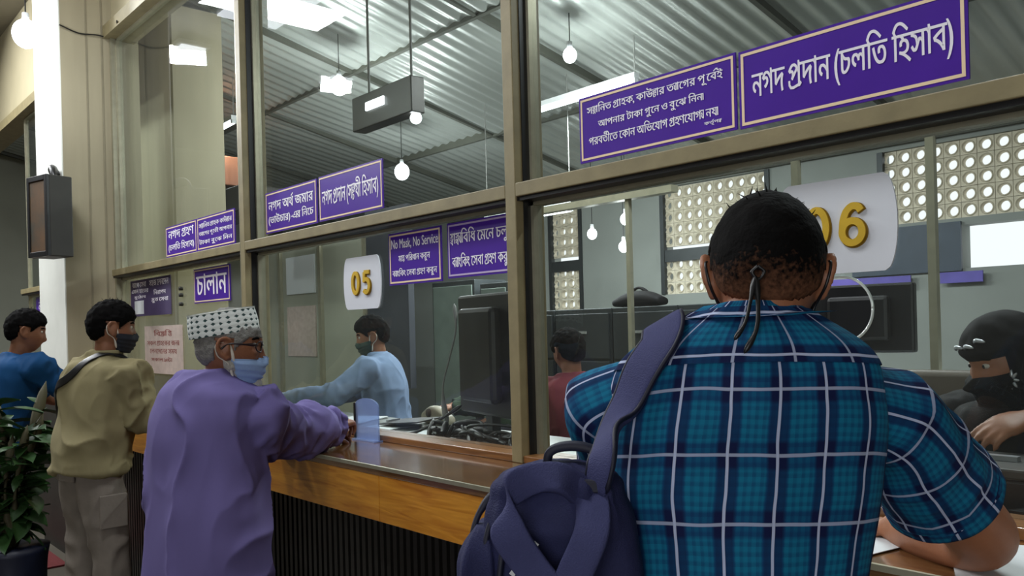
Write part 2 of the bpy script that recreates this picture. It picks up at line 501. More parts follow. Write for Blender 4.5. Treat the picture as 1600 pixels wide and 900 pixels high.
M = dict(
    glass=glassmat('partition_glass', (.88, .91, .89, 1), .014),
    glass_dim=glassmat('dusty_glass', (.76, .77, .68, 1), .10),
    alu=mat('olive_frame_paint', '#8a7f5e', .5, 0, .15, 12, .05, 90, (1, 1, 1)),
    alu_light=mat('anodised_bead', '#a8a48e', .38, .55, .08, 20),
    fascia=mat('fascia_board', '#b3a98a', .7, 0, .06, 3),
    column=mat('column_plaster', '#a39a80', .75, 0, .07, 4, .05, 30, (2, 2, .25)),
    white=mat('white_paint', '#e2e4dc', .6, 0, .04, 5, .04, 40),
    ply=wood('varnished_fascia', '#ad6716', '#dc9a34', .32, 'x', .35),
    top=wood('polished_top', '#5c3c22', '#86603a', .12, 'x', .9),
    sill=wood('sill_wood', '#6a4526', '#96683a', .35, 'x', .3),
    black=mat('black_slat_paint', '#1b1916', .45, 0, .2, 20),
    dark=mat('dark_panel', '#26241f', .6, 0, .2, 6),
    blackpl=mat('black_plastic', '#141416', .4, 0, .1, 20),
    greypl=mat('grey_plastic', '#8b8c88', .5, 0, .05, 20),
    whitepl=mat('white_plastic', '#dcdfe0', .35, 0, .03, 20),
    floor=mat('hall_floor', '#5a554c', .3, 0, .12, 3),
    red=mat('red_mat', '#5a1214', .9, 0, .2, 60, .3, 200),
    wallgrey=mat('inner_wall_paint', '#97998a', .75, 0, .06, 2),
    wallblue=mat('inner_wall_lower', '#8a8f8a', .75, 0, .06, 2),
    hallwall=mat('hall_wall_paint', '#787262', .8, 0, .06, 2),
    hallceil=mat('hall_ceiling_paint', '#96938a', .8, 0, .06, 2),
    sheet=mat('silver_ceiling_sheet', '#a6aba6', .38, .35, .12, 2.5, .12, 26, (1, .2, 1)),
    beam=mat('ceiling_beam', '#46483f', .7, 0, .1, 5),
    jali=mat('cement_screen_block', '#d2c9b4', .8, 0, .12, 14),
    purple=mat('sign_purple', '#4a1f9c', .35, 0, .06, 9, coat=.2),
    cream=mat('sign_border', '#f2d9b4', .5, 0, .02, 9),
    signwhite=mat('sign_lettering', '#f6f2fb', .5, 0, .02, 9),
    lilac=mat('sign_border_lilac', '#bfaed2', .5, 0, .03, 9),
    plate=mat('number_plate', '#dfe3ea', .35, 0, .02, 9),
    gold=mat('gold_numeral', '#dcb63c', .4, .15, .08, 20),
    goldside=mat('gold_numeral_edge', '#8a6a10', .4, .3, .08, 20),
    lamp=emit('lamp_glow', '#f4f8ff', 14.0),
    tube=emit('tube_glow', '#f2f8ff', 7.0),
    lampgrey=mat('lamp_box_metal', '#33312d', .38, .35, .1, 10),
    brown=mat('brown_laminate', '#7a4a30', .5, 0, .12, 6),
    steel=mat('dark_steel', '#33383a', .45, .4, .1, 6),
    paper=mat('paper', '#d7dcdf', .7, 0, .03, 9),
    paper2=mat('worn_paper', '#b9a9a0', .7, 0, .12, 18),
    acrylic=glassmat('blue_acrylic', (.62, .74, .95, 1), .42, .08, (.40, .52, .80, 1)),
    rim=mat('clear_hole_rim', '#dfe8e4', .15, .2, .03, 20),
    leaf=mat('leaf', '#1a3313', .5, 0, .3, 18, col2='#34582a'),
    stem=mat('stem', '#4a4630', .7),
    pot=mat('clay_pot', '#3a2f2a', .7, 0, .15, 12),
    bluedrum=mat('blue_pot', '#141a30', .5, 0, .1, 12),
    skinA=mat('skin_a', '#a06a4c', .5, 0, .10, 22, .06, 180, sub=.10),
    skinB=mat('skin_b', '#8a5a40', .5, 0, .12, 30, .12, 120, sub=.08),
    skinC=mat('skin_c', '#8a5c42', .5, 0, .10, 22, .06, 180, sub=.08),
    hair=mat('black_hair', '#070606', .85, 0, .3, 60, .4, 260, (3, 3, .7), spec=.08),
    greyhair=mat('grey_hair', '#7c7a76', .8, 0, .25, 90, .5, 200),
    beard=mat('white_beard', '#b9b6ae', .85, 0, .2, 90, .6, 160, (3, 3, .6)),
    plaid=plaid('plaid_cotton'),
    robe=mat('purple_cotton', '#6b6296', .88, 0, .06, 10, .25, 9, (1, 1, .4), spec=.2),
    robe_dark=mat('purple_cotton_trim', '#2c254e', .85, 0, .06, 10, spec=.2),
    khaki=mat('khaki_cotton', '#8a8160', .88, 0, .08, 9, .3, 14, (1, 1, .5), spec=.2),
    greyslack=mat('grey_twill', '#7d756c', .88, 0, .10, 14, .15, 60, spec=.2),
    blueshirt=mat('blue_jersey', '#14426e', .85, 0, .08, 9, spec=.2),
    skyshirt=mat('pale_blue_cotton', '#8095b4', .85, 0, .06, 9, .1, 40, spec=.2),
    maroon=mat('maroon_cotton', '#6a2f36', .85, 0, .1, 9, spec=.2),
    greenshirt=mat('bottle_green_cotton', '#2c3a2a', .85, 0, .1, 9, spec=.2),
    blackcloth=mat('black_cloth', '#0e0d0f', .8, 0, .2, 12, .2, 30, spec=.2),
    darktrouser=mat('dark_trouser_cloth', '#22232a', .85, 0, .1, 12),
    shoe=mat('dark_leather', '#1b1512', .35),
    maskblue=mat('surgical_mask', '#8fabd6', .8, 0, .04, 30, .1, 60),
    maskdark=mat('dark_mask_cloth', '#1a1f2a', .8),
    maskgreen=mat('green_mask_cloth', '#27403a', .8),
    strapw=mat('white_elastic', '#d9d2c4', .8),
    frame=mat('glasses_frame', '#1c0f10', .3),
    cap=dotcloth('knitted_cap'),
    bag=mat('backpack_fabric', '#2b2e54', .75, 0, .10, 30, .35, 500, spec=.3),
    bag2=mat('backpack_strap', '#41446e', .75, 0, .06, 30, .35, 500, spec=.3),
    bagdark=mat('backpack_piping', '#10122a', .6),
    silver=mat('silver_thread', '#c9ccd2', .3, .8),
    eyew=mat('eye_white', '#cfc8bd', .3),
    eyeb=mat('eye_iris', '#120b08', .2),
)
# ------------------------------------------------------------------ the setting
def holed(x0, x1, z0, z1, y0, y1, holes):
    g = Geo()
    xs = sorted({x0, x1} | {h[0] for h in holes} | {h[1] for h in holes})
    zs = sorted({z0, z1} | {h[2] for h in holes} | {h[3] for h in holes})
    for a, b in zip(xs, xs[1:]):
        for c, d in zip(zs, zs[1:]):
            mx, mz = (a + b) / 2, (c + d) / 2
            if any(h[0] < mx < h[1] and h[2] < mz < h[3] for h in holes): continue
            g.box((a, y0, c), (b, y1, d))
    return g

XL, XR = -14.0, 6.0
HY, BY = -6.5, 5.5
CEIL = 4.2
SLOPE = .2095
def zc(y): return 4.25 - (y - .2) * SLOPE          # the office ceiling falls towards the back wall
tag(struct('floor', Geo().box((XL, HY, -.12), (XR, BY + .2, 0)), M['floor']), 'dark polished stone floor of the banking hall')
tag(struct('ceiling_hall', Geo().box((XL, HY - .2, 4.62), (XR, .2, 4.75)), M['hallceil']), 'plain ceiling over the public side')
hw = [(x - w / 2, x + w / 2, 1.0, 3.4) for x, w in HALL_WIN]
tag(struct('wall_hall', holed(XL, XR, 0, 4.62, HY - .2, HY, hw), M['hallwall']), 'hall wall with tall windows behind the queue')
tag(struct('wall_left', Geo().box((XL - .2, HY - .2, 0), (XL, BY + .4, 4.75)), M['wallgrey']), 'pale end wall far down the hall')
tag(struct('wall_right', Geo().box((XR, HY - .2, 0), (XR + .2, BY + .4, 4.75)), M['hallwall']), 'end wall of the hall on the right')
JALI = [(-3.28, -1.85, 2.30, 2.95), (-5.70, -4.40, 1.80, 2.98), (-7.46, -6.94, 1.29, 2.98)]
bright = (-2.62, -1.85, 1.88, 2.24)
back = struct('wall_back', holed(XL, XR, 0, 4.4, BY, BY + .18, [tuple(j) for j in JALI] + [bright]), M['wallblue'])
tag(back, 'blue-grey back wall of the office with pierced screens')
# pierced cement blocks, each with a round hole and a raised ring
def jali_mesh(s=.130, d=.05):
    g = Geo(); n = 16; h = s / 2 - .002
    ring = [(.041, 0), (.050, -.006), (.056, 0)]
    def circ(r, y): return [(r * math.cos(2 * math.pi * i / n), y, r * math.sin(2 * math.pi * i / n)) for i in range(n)]
    def sq(y):
        out = []
        for i in range(n):
            a = 2 * math.pi * i / n; c, q = math.cos(a), math.sin(a); k = h / max(abs(c), abs(q))
            out.append((c * k, y, q * k))
        return out
    loops = [circ(.041, d), circ(.041, 0), circ(.050, -.010), circ(.057, 0), sq(0), sq(d)]
    vs = [p for l in loops for p in l]
    fs = []
    for k in range(len(loops) - 1):
        for i in range(n):
            i2 = (i + 1) % n
            fs.append((k * n + i, k * n + i2, (k + 1) * n + i2, (k + 1) * n + i))
    g.add(vs, fs)
    return g.mesh('screen_block')
_jm = jali_mesh(); _jm.materials.append(M['jali'])
for (x0, x1, z0, z1) in JALI:
    nx = int(round((x1 - x0) / .13)); nz = int(round((z1 - z0) / .13))
    for i in range(nx):
        for k in range(nz):
            if z1 - z0 > 1 and abs(z0 + .13 * (k + .5) - 2.22) < .066: continue
            o = link('screen_block', _jm, None, back, (x0 + .13 * (i + .5), BY + .03, z0 + .13 * (k + .5)))
    g = Geo()
    if z1 - z0 > 1: g.box((x0, BY - .01, 2.155), (x1, BY + .08, 2.285))
    for e in (x0, x1): g.box((e - .025, BY - .02, z0), (e + .025, BY + .04, z1))
    build('screen_frame', g, M['steel'], back)
bo = boxo('blue_band', (-3.55, BY - .03, 1.86), (-2.62, BY, 2.27), mat('slate_band', '#3a4654', .5), back)
tag(struct('trim_1', Geo().box((-9.5, BY - .05, 2.99), (XR, BY, 3.07)), M['beam']), 'dark beam running above the pierced screens')

# silver ceiling sheets between dark beams
XLINES = [-13.5, -11.75, -10.0, -8.25, -6.5, -4.75, -3.0, -1.25, .5]
YLINES = [.25, 2.1, 3.75, 5.45]
_cg = Geo().add([(x, y, zc(y) + d) for d in (.06, .2) for y in (.1, BY + .2) for x in (XL, XR)], [(0, 1, 3, 2), (4, 6, 7, 5), (0, 4, 5, 1), (1, 5, 7, 3), (3, 7, 6, 2), (2, 6, 4, 0)])
cl = struct('ceiling', _cg, M['beam'])
tag(cl, 'office ceiling of corrugated silver sheets')
def sheet_mesh(w, d):
    g = Geo(); n = 72
    vs = []; fs = []
    for i in range(n + 1):
        x = -w / 2 + w * i / n
        z = .010 * math.sin(2 * math.pi * i / 6)
        vs += [(x, -d / 2, z), (x, d / 2, z)]
    for i in range(n):
        fs.append((2 * i, 2 * i + 1, 2 * i + 3, 2 * i + 2))
    g.add(vs, fs)
    me = g.mesh('sheet', smooth=True); me.materials.append(M['sheet'])
    return me
_sh = {}
for j in range(len(YLINES) - 1):
    for i in range(len(XLINES) - 1):
        d = YLINES[j + 1] - YLINES[j]
        if j not in _sh: _sh[j] = sheet_mesh(1.75, d)
        o = link('ceiling_sheet', _sh[j], None, cl, ((XLINES[i] + XLINES[i + 1]) / 2, (YLINES[j] + YLINES[j + 1]) / 2, zc((YLINES[j] + YLINES[j + 1]) / 2)))
        o.rotation_euler = (-math.atan(SLOPE) + math.radians(random.uniform(-1.6, 1.6)), math.radians(random.uniform(-1.2, 1.2)), 0)
for x in XLINES:
    build('ceiling_batten', Geo().add([(x + dx, y, zc(y) + d) for d in (-.045, .06) for y in (.12, BY) for dx in (-.02, .02)], [(0, 1, 3, 2), (4, 6, 7, 5), (0, 4, 5, 1), (1, 5, 7, 3), (3, 7, 6, 2), (2, 6, 4, 0)]), M['beam'], cl)
for y in YLINES: boxo('ceiling_batten', (XL, y - .02, zc(y) - .045), (XR, y + .02, zc(y) + .06), M['beam'], cl)

# fascia above the glazing and the pilaster beside it
tag(struct('wall_fascia', Geo().box((XL, -.03, 3.68), (XR, .12, 4.62)), M['fascia']), 'beige fascia board above the glazed partition')
tag(struct('trim_2', Geo().box((XL, -.09, 3.60), (XR, .12, 3.685)), M['alu']), 'olive head rail along the top of the glazing')
pil = struct('wall_pilaster', Geo().box((-6.95, -.365, 0), (-6.25, .15, 4.62)), M['column'])
tag(pil, 'beige plaster pilaster with white front between two counters')
boxo('white_face', (-6.95, -.373, 0), (-6.25, -.365, 4.62), M['white'], pil)
boxo('base_cladding', (-6.955, -.382, 0), (-6.25, -.373, 1.05), M['dark'], pil)
boxo('corner_strip', (-6.252, -.05, 1.05), (-6.215, -.005, 3.6), M['alu_light'], pil)
for y in (-.20, -.10): boxo('plaster_seam', (-6.252, y - .006, 0), (-6.247, y + .006, 4.62), mat('seam_line', '#8b836c', .8), pil)
# thin cable stapled across the pilaster
tag(build('ceiling_cable', tube([(-6.235, -.37, 3.63), (-6.24, -.25, 3.60), (-6.235, -.12, 3.61), (-6.23, -.02, 3.60), (-5.9, -.10, 3.62)], .005, 6, 30, round_ends=False), M['blackpl'], origin=(-6.235, -.2, 3.6)),
    'thin dark cable stapled across the beige pilaster', 'cable')

# ------------------------------------------------------------------ glazed bays
def pane_mesh(x0, x1, z0, z1, hole=None, y=0.0, t=.006):
    bm = bmesh.new()
    def loop(pts):
        v = [bm.verts.new(p) for p in pts]
        return [bm.edges.new((v[i], v[(i + 1) % len(v)])) for i in range(len(v))]
    ed = loop([(x0, y, z0), (x1, y, z0), (x1, y, z1), (x0, y, z1)])
    if hole:
        cx, cz, r = hole
        ed += loop([(cx + r * math.cos(a), y, cz + r * math.sin(a)) for a in np.linspace(0, 2 * math.pi, 48, endpoint=False)])
        bmesh.ops.triangle_fill(bm, use_beauty=True, use_dissolve=False, edges=ed)
    else:
        bmesh.ops.contextual_create(bm, geom=ed)
    ex = bmesh.ops.extrude_face_region(bm, geom=bm.faces[:])
    bmesh.ops.translate(bm, verts=[q for q in ex['geom'] if isinstance(q, bmesh.types.BMVert)], vec=(0, t, 0))
    bmesh.ops.recalc_face_normals(bm, faces=bm.faces[:])
    me = bpy.data.meshes.new('pane'); bm.to_mesh(me); bm.free()
    return me

def bay(n, x0, x1, label, hole=None, lower='glass', upper='glass', post=True):
    w = bpy.data.objects.new('window_%d' % n, None); COL.objects.link(w)
    tag(w, label, kind='structure')
    if post:
        boxo('post', (x0 - .05, -.08, 1.05), (x0, .05, 3.6), M['alu'], w, .003)
        boxo('post_shade_strip', (x0 - .002, -.046, 1.075), (x0 + .004, -.016, 3.6), M['blackpl'], w)  # black strip puts the shade on the post's side into colour
    boxo('rail', (x0, -.08, 1.92), (x1, .05, 1.965), M['alu'], w, .003)
    boxo('rail_shade_strip', (x0, -.072, 1.907), (x1, .03, 1.92), M['blackpl'], w)  # black strip painting in the shade beneath the rail
    boxo('sill', (x0, -.075, 1.05), (x1, .05, 1.075), M['sill'], w, .003)
    for nm, z0, z1, mt, h in (('lower_pane', 1.075, 1.907, lower, hole), ('upper_pane', 1.965, 3.6, upper, None)):
        p = link(nm, pane_mesh(x0, x1, z0, z1, h), M[mt], w)
        for (a, b, c, d) in ((x0, x0 + .016, z0, z1), (x1 - .016, x1, z0, z1), (x0, x1, z1 - .012, z1)):
            boxo('glazing_bead', (a, -.016, c), (b, .022, d), M['alu_light'], w)
        if h:
            rg = Geo()
            P = [(h[0] + h[2] * math.cos(a), .003, h[1] + h[2] * math.sin(a)) for a in np.linspace(0, 2 * math.pi, 49)]
            tube(P, .0035, 8, 98, hint=(0, 1, 0), round_ends=False, g=rg)
            tag(build('hole_rim', rg, M['rim'], w, smooth=True), 'pale polished rim of the round speaking hole')
    return w
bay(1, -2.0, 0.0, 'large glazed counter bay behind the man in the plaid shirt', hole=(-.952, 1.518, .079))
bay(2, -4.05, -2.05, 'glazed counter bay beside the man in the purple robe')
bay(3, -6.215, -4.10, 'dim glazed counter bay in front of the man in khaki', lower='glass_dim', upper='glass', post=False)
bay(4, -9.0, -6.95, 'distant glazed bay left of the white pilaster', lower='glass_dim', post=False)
boxo('trim_3', (0.0, -.08, 1.05), (.05, .05, 3.6), M['alu'])['kind'] = 'structure'
boxo('trim_4', (-4.105, -.08, 1.05), (-4.099, .05, 3.6), M['alu_light'])['kind'] = 'structure'
# tall dim board standing inside bay 3
tag(struct('wall_inner_column', Geo().box((-7.55, .5, 0), (-6.55, .9, 4.08)), M['column']), 'inner plaster column seen through the far glazed bay')

# ------------------------------------------------------------------ counter
ct = thing('service_counter', (-3.1, -.2, 0), 'long bank counter with varnished wooden fascia and black slatted front', 'counter')
boxo('worktop', (-6.21, -.42, 1.02), (.6, -.0, 1.05), M['top'], ct, .003)
for a, b in ((-6.21, -4.1), (-4.1, -2.33), (-2.33, -.75), (-.75, .6)):
    boxo('fascia_board', (a + .0015, -.418, .868), (b - .0015, -.385, 1.021), M['ply'], ct, .002)
boxo('edge_strip', (-6.21, -.424, 1.040), (.6, -.416, 1.052), M['alu_light'], ct)
boxo('base_panel', (-6.21, -.33, 0), (.6, -.0, .87), M['dark'], ct)
_sl = Geo().box((-.011, -.010, 0), (.011, .010, .868)).mesh('slat'); _sl.materials.append(M['black'])
for i in range(172):
    o = link('slat', _sl, None, ct); o.location = Vector((-6.19 + .0392 * i, -.340, 0)) - ct.location
ct2 = thing('service_counter', (-8.0, -.2, 0), 'far counter with wooden fascia beyond the white pilaster', 'counter')
boxo('worktop', (-10.5, -.42, 1.02), (-6.96, 0, 1.05), M['top'], ct2, .003)
boxo('fascia_board', (-10.5, -.418, .868), (-6.96, -.385, 1.02), M['ply'], ct2)
boxo('base_panel', (-10.5, -.33, 0), (-6.96, 0, .87), M['dark'], ct2)
iw = thing('teller_desk', (-3.1, .35, 0), 'pale teller desk running along behind the glass', 'desk')
boxo('worktop', (-6.2, .052, .985), (.6, .62, 1.02), mat('pale_laminate', '#8c908c', .35, 0, .08, 3), iw, .003)
boxo('back_panel', (-6.2, .052, 0), (.6, .10, .985), M['dark'], iw)
for x in (-6.15, -4.1, -2.0, .5): boxo('side_panel', (x, .1, 0), (x + .04, .6, .985), M['dark'], iw)
# red mat
tag(boxo('door_mat', (-7.9, -1.6, 0), (-6.05, -.45, .012), M['red']), 'dark red mat on the floor by the far counter', 'mat')

# hall windows behind the camera
for k, (x, w) in enumerate(HALL_WIN):
    wn = bpy.data.objects.new('window_%d' % (5 + k), None); COL.objects.link(wn); tag(wn, 'tall hall window number %d along the rear wall' % (k + 1), kind='structure')
    g = Geo()
    for dx in (-w / 2, 0, w / 2): g.box((x + dx - .03, HY - .12, 1.0), (x + dx + .03, HY - .04, 3.4))
    for z in (1.0, 2.4, 3.36): g.box((x - w / 2, HY - .12, z), (x + w / 2, HY - .04, z + .05))
    build('window_frame', g, M['alu'], wn)

for k, (x, y, _) in enumerate(ADDED_PANELS):  # fixtures for the added, unseen hall panel lights
    t = thing('added_panel_lamp', (x, y, 4.56), ['added unseen panel lamp above the far customers', 'added unseen panel lamp above the man in khaki', 'added unseen panel lamp above the plaid man', 'added unseen panel lamp far down the hall ceiling', 'farthest added unseen panel lamp of the hall ceiling'][k], 'lamp', 'added hall ceiling panels')
    hx, hy = (.18, .13) if _ > 100 else (.6, .3)
    boxo('frame', (x - hx - .04, y - hy - .04, 4.575), (x + hx + .04, y + hy + .04, 4.619), M['whitepl'], t); boxo('diffuser', (x - hx, y - hy, 4.555), (x + hx, y + hy, 4.575), M['tube'], t)

# ------------------------------------------------------------------ lamps
def bulb(loc, label, ztop, r=.05, power=40, group='bare bulbs under the silver ceiling'):
    x, y, z = loc
    t = thing('light_bulb', (x, y, z), label, 'bulb', group)
    build('globe', ellip((x, y, z), (r, 0, 0), (0, r, 0), (0, 0, r * 1.15)), M['lamp'], t, smooth=True)
    build('socket', cyl((x, y, z + r), (x, y, z + r + .05), .022, .018), M['whitepl'], t, smooth=True)
    build('cord', cyl((x, y, z + r + .05), (x, y, ztop), .004, nu=6), M['blackpl'], t)
    d = bpy.data.lights.new('bulb_light', 'POINT'); d.energy = power; d.shadow_soft_size = .05; d.color = (.93, .97, 1)
    o = bpy.data.objects.new('bulb_light', d); o.location = (0, 0, -r - .07); o.parent = t; COL.objects.link(o)
    return t
bulb((-7.10, .85, 3.90), 'bare round bulb high in the leftmost upper pane', zc(.85), .065)
bulb((-6.00, 1.65, 3.51), 'brightest bulb left of the hanging lamp box', zc(1.65), .07, 80)
bulb((-7.08, 3.0, 3.11), 'low round bulb just right of the purple double sign', zc(3.0), .075, 60)
bulb((-4.19, 2.5, 3.46), 'bulb seen above the three-line purple sign', zc(2.5), .05, 40)
bulb((-5.84, 4.5, 2.43), 'left bulb of the three before the screens', zc(4.4), .05, 8)
bulb((-5.22, 4.3, 2.50), 'upper right bulb of the three before the screens', zc(4.4), .05, 8)
bulb((-5.42, 4.5, 2.26), 'lowest bulb of the three before the screens', zc(4.4), .05, 8)
bulb((-5.64, -.70, 3.33), 'glaring bulb hanging before the white pilaster', 4.62, .075, 12, None)

def tubelight(p0, p1, label, power=10):
    p0, p1 = np.array(p0, float), np.array(p1, float); c = (p0 + p1) / 2
    t = thing('tube_lamp', tuple(c), label, 'lamp', 'fluorescent tube lamps')
    build('tube', tube([p0, p1], .018, 10, 8, round_ends=False), M['tube'], t, smooth=True)
    d = nrm(p1 - p0)
    up = np.array((0, 0, .045))
    build('batten', Geo().obox(c + up, (p1 - p0) / 2 * 1.03, np.array((-d[1], d[0], 0)) * .03, (0, 0, .02)), M['whitepl'], t)
    for q in (p0, p1):
        build('end_cap', Geo().obox(q + up * .4, d * .015, np.array((-d[1], d[0], 0)) * .022, (0, 0, .028)), M['whitepl'], t)
        build('hanger', cyl(q + up, (q[0], q[1], zc(q[1])), .004, nu=6), M['greypl'], t)
    dl = bpy.data.lights.new('tube_light', 'AREA'); dl.shape = 'RECTANGLE'; dl.size = float(np.linalg.norm(p1 - p0)); dl.size_y = .04; dl.energy = power; dl.color = (.92, .97, 1)
    o = bpy.data.objects.new('tube_light', dl); o.location = (0, 0, -.04); o.rotation_euler = (0, 0, math.atan2(d[1], d[0])); o.parent = t; COL.objects.link(o)
tubelight((-8.95, 1.5, 3.50), (-7.72, 1.5, 3.53), 'slanting white tube lamp in the leftmost upper pane', 60)
tubelight((-5.2, 3.0, 3.31), (-4.0, 3.0, 3.31), 'white tube lamp partly behind the three-line purple sign', 90)
tubelight((-5.98, 3.2, 2.47), (-4.9, 3.2, 2.47), 'low tube lamp above the two mask notices', 60)
tubelight((-3.3, 2.2, 3.62), (-2.1, 2.2, 3.62), 'tube lamp under the ceiling above the lilac banner', 90)
tubelight((-1.5, 1.6, 3.75), (-.3, 1.6, 3.75), 'tube lamp over the veiled clerk', 60)

# hanging lamp box
lb = thing('hanging_lamp_box', (-4.4, 1.0, 2.78), 'dark rectangular lamp box hanging on two rods in the middle upper pane', 'lamp')
g = Geo().box((-4.75, 1.0, 2.80), (-4.08, 1.10, 3.02)); build('housing', g, M['lampgrey'], lb, bevel=.006)
for x in (-4.615, -4.14): build('rod', cyl((x, 1.05, 3.02), (x, 1.05, zc(1.05)), .008, nu=8), M['greypl'], lb)
build('bulb', ellip((-4.12, 1.06, 2.775), (.035, 0, 0), (0, .035, 0), (0, 0, .035)), M['lamp'], lb, smooth=True)
build('lamp_reflection', Geo().box((-4.57, .985, 2.90), (-4.36, .999, 2.955)), M['tube'], lb, bevel=.006)  # glowing patch stands in for a lamp's reflection on the housing
# brown cabinet high in the far bay
ac = thing('wall_cabinet', (-8.45, 1.6, 2.6), 'brown box above a dark ledge in the leftmost upper pane', 'cabinet')
boxo('box', (-8.85, 1.5, 2.98), (-8.05, 1.8, 3.27), M['brown'], ac, .01)
boxo('ledge', (-9.2, 1.45, 2.66), (-7.5, 1.9, 2.90), M['dark'], ac, .01)
for x in (-8.9, -7.8): build('hanger', cyl((x, 1.6, 2.9), (x, 1.6, zc(1.6)), .012, nu=8), M['dark'], ac)
# old metal speaker box on the pilaster
sp = thing('speaker_box', (-6.2, -.5, 2.0), 'old dark metal speaker box with rusty open front hung on the white pilaster', 'speaker')
sn = nrm((.25, -.97, 0)); stt = nrm((.97, .25, 0)); suz = np.array((0, 0, 1.0)); sq = np.array((-5.98, -.535, 2.30))   # front right edge
def sbox(nm, u0, u1, d0, d1, z0, z1, m_, bev=0):
    c = sq + stt * (u0 + u1) / 2 - sn * (d0 + d1) / 2 + suz * (z0 + z1) / 2
    return build(nm, Geo().obox(c, stt * (u1 - u0) / 2, sn * (d1 - d0) / 2, suz * (z1 - z0) / 2), m_, sp, bevel=bev)
sbox('housing', -.25, 0, .02, .17, -.27, .26, M['dark'], .006)
sbox('grille', -.225, -.03, .008, .021, -.235, .225, mat('rusty_mesh', '#3e3d34', .6, .3, .3, 6, col2='#6a4a2c'))
for u0, u1, z0, z1 in ((-.25, -.225, -.27, .26), (-.03, 0, -.27, .26), (-.225, -.03, -.27, -.235), (-.225, -.03, .225, .26)):
    sbox('front_frame', u0, u1, 0, .02, z0, z1, M['blackpl'], .003)
build('bracket', tube([sq - sn * .12 + stt * -.12 + suz * .26, sq - sn * .12 + stt * -.14 + suz * .30, (-6.4, -.374, 2.62)], .018, 8, 12), M['blackpl'], sp, smooth=True)
# ------------------------------------------------------------------ lettering
BASES = set('কখগঘঙচছজঝঞটঠডঢণতথদধনপফবভমযরলশষসহড়ঢ়য়')
_gc = {}
def outlines(s):
    """outline polygons of a string in the built-in font (size 1)"""
    if s in _gc: return _gc[s]
    c = bpy.data.curves.new('t', 'FONT'); c.body = s; c.size = 1
    o = bpy.data.objects.new('t', c); COL.objects.link(o)
    dg = bpy.context.evaluated_depsgraph_get()
    cv = o.evaluated_get(dg).to_curve(dg)
    polys = []
    for sp_ in cv.splines:
        bp_ = sp_.bezier_points; n = len(bp_); pts = []
        for i in range(n):
            a, b = bp_[i], bp_[(i + 1) % n]
            p0, p1, p2, p3 = [np.array(q[:2]) for q in (a.co, a.handle_right, b.handle_left, b.co)]
            for t in (0, .25, .5, .75):
                pts.append((1 - t)**3 * p0 + 3 * (1 - t)**2 * t * p1 + 3 * (1 - t) * t * t * p2 + t**3 * p3)
        if len(pts) > 2: polys.append(np.array(pts))
    o.evaluated_get(dg).to_curve_clear()
    bpy.data.objects.remove(o); bpy.data.curves.remove(c)
    _gc[s] = polys
    return polys

def stroke2(pts, w):
    pts = np.array(pts, float); T = np.gradient(pts, axis=0); T /= np.linalg.norm(T, axis=1)[:, None]
    N = np.stack([-T[:, 1], T[:, 0]], 1) * w
    P = np.concatenate([pts + N, (pts - N)[::-1]])
    return P

def syllables(word):
    out = []; i = 0
    while i < len(word):
        ch = word[i]
        if ch in BASES:
            cons = [ch]; i += 1
            if i < len(word) and word[i] == '\u09bc': i += 1
            while i + 1 < len(word) and word[i] == '\u09cd' and word[i + 1] in BASES:
                cons.append(word[i + 1]); i += 2
            v = ''
            if i < len(word) and word[i] in 'ািীুূৃেৈোৌ': v = word[i]; i += 1
            out.append((cons, v))
        else:
            out.append(ch); i += 1
    return out

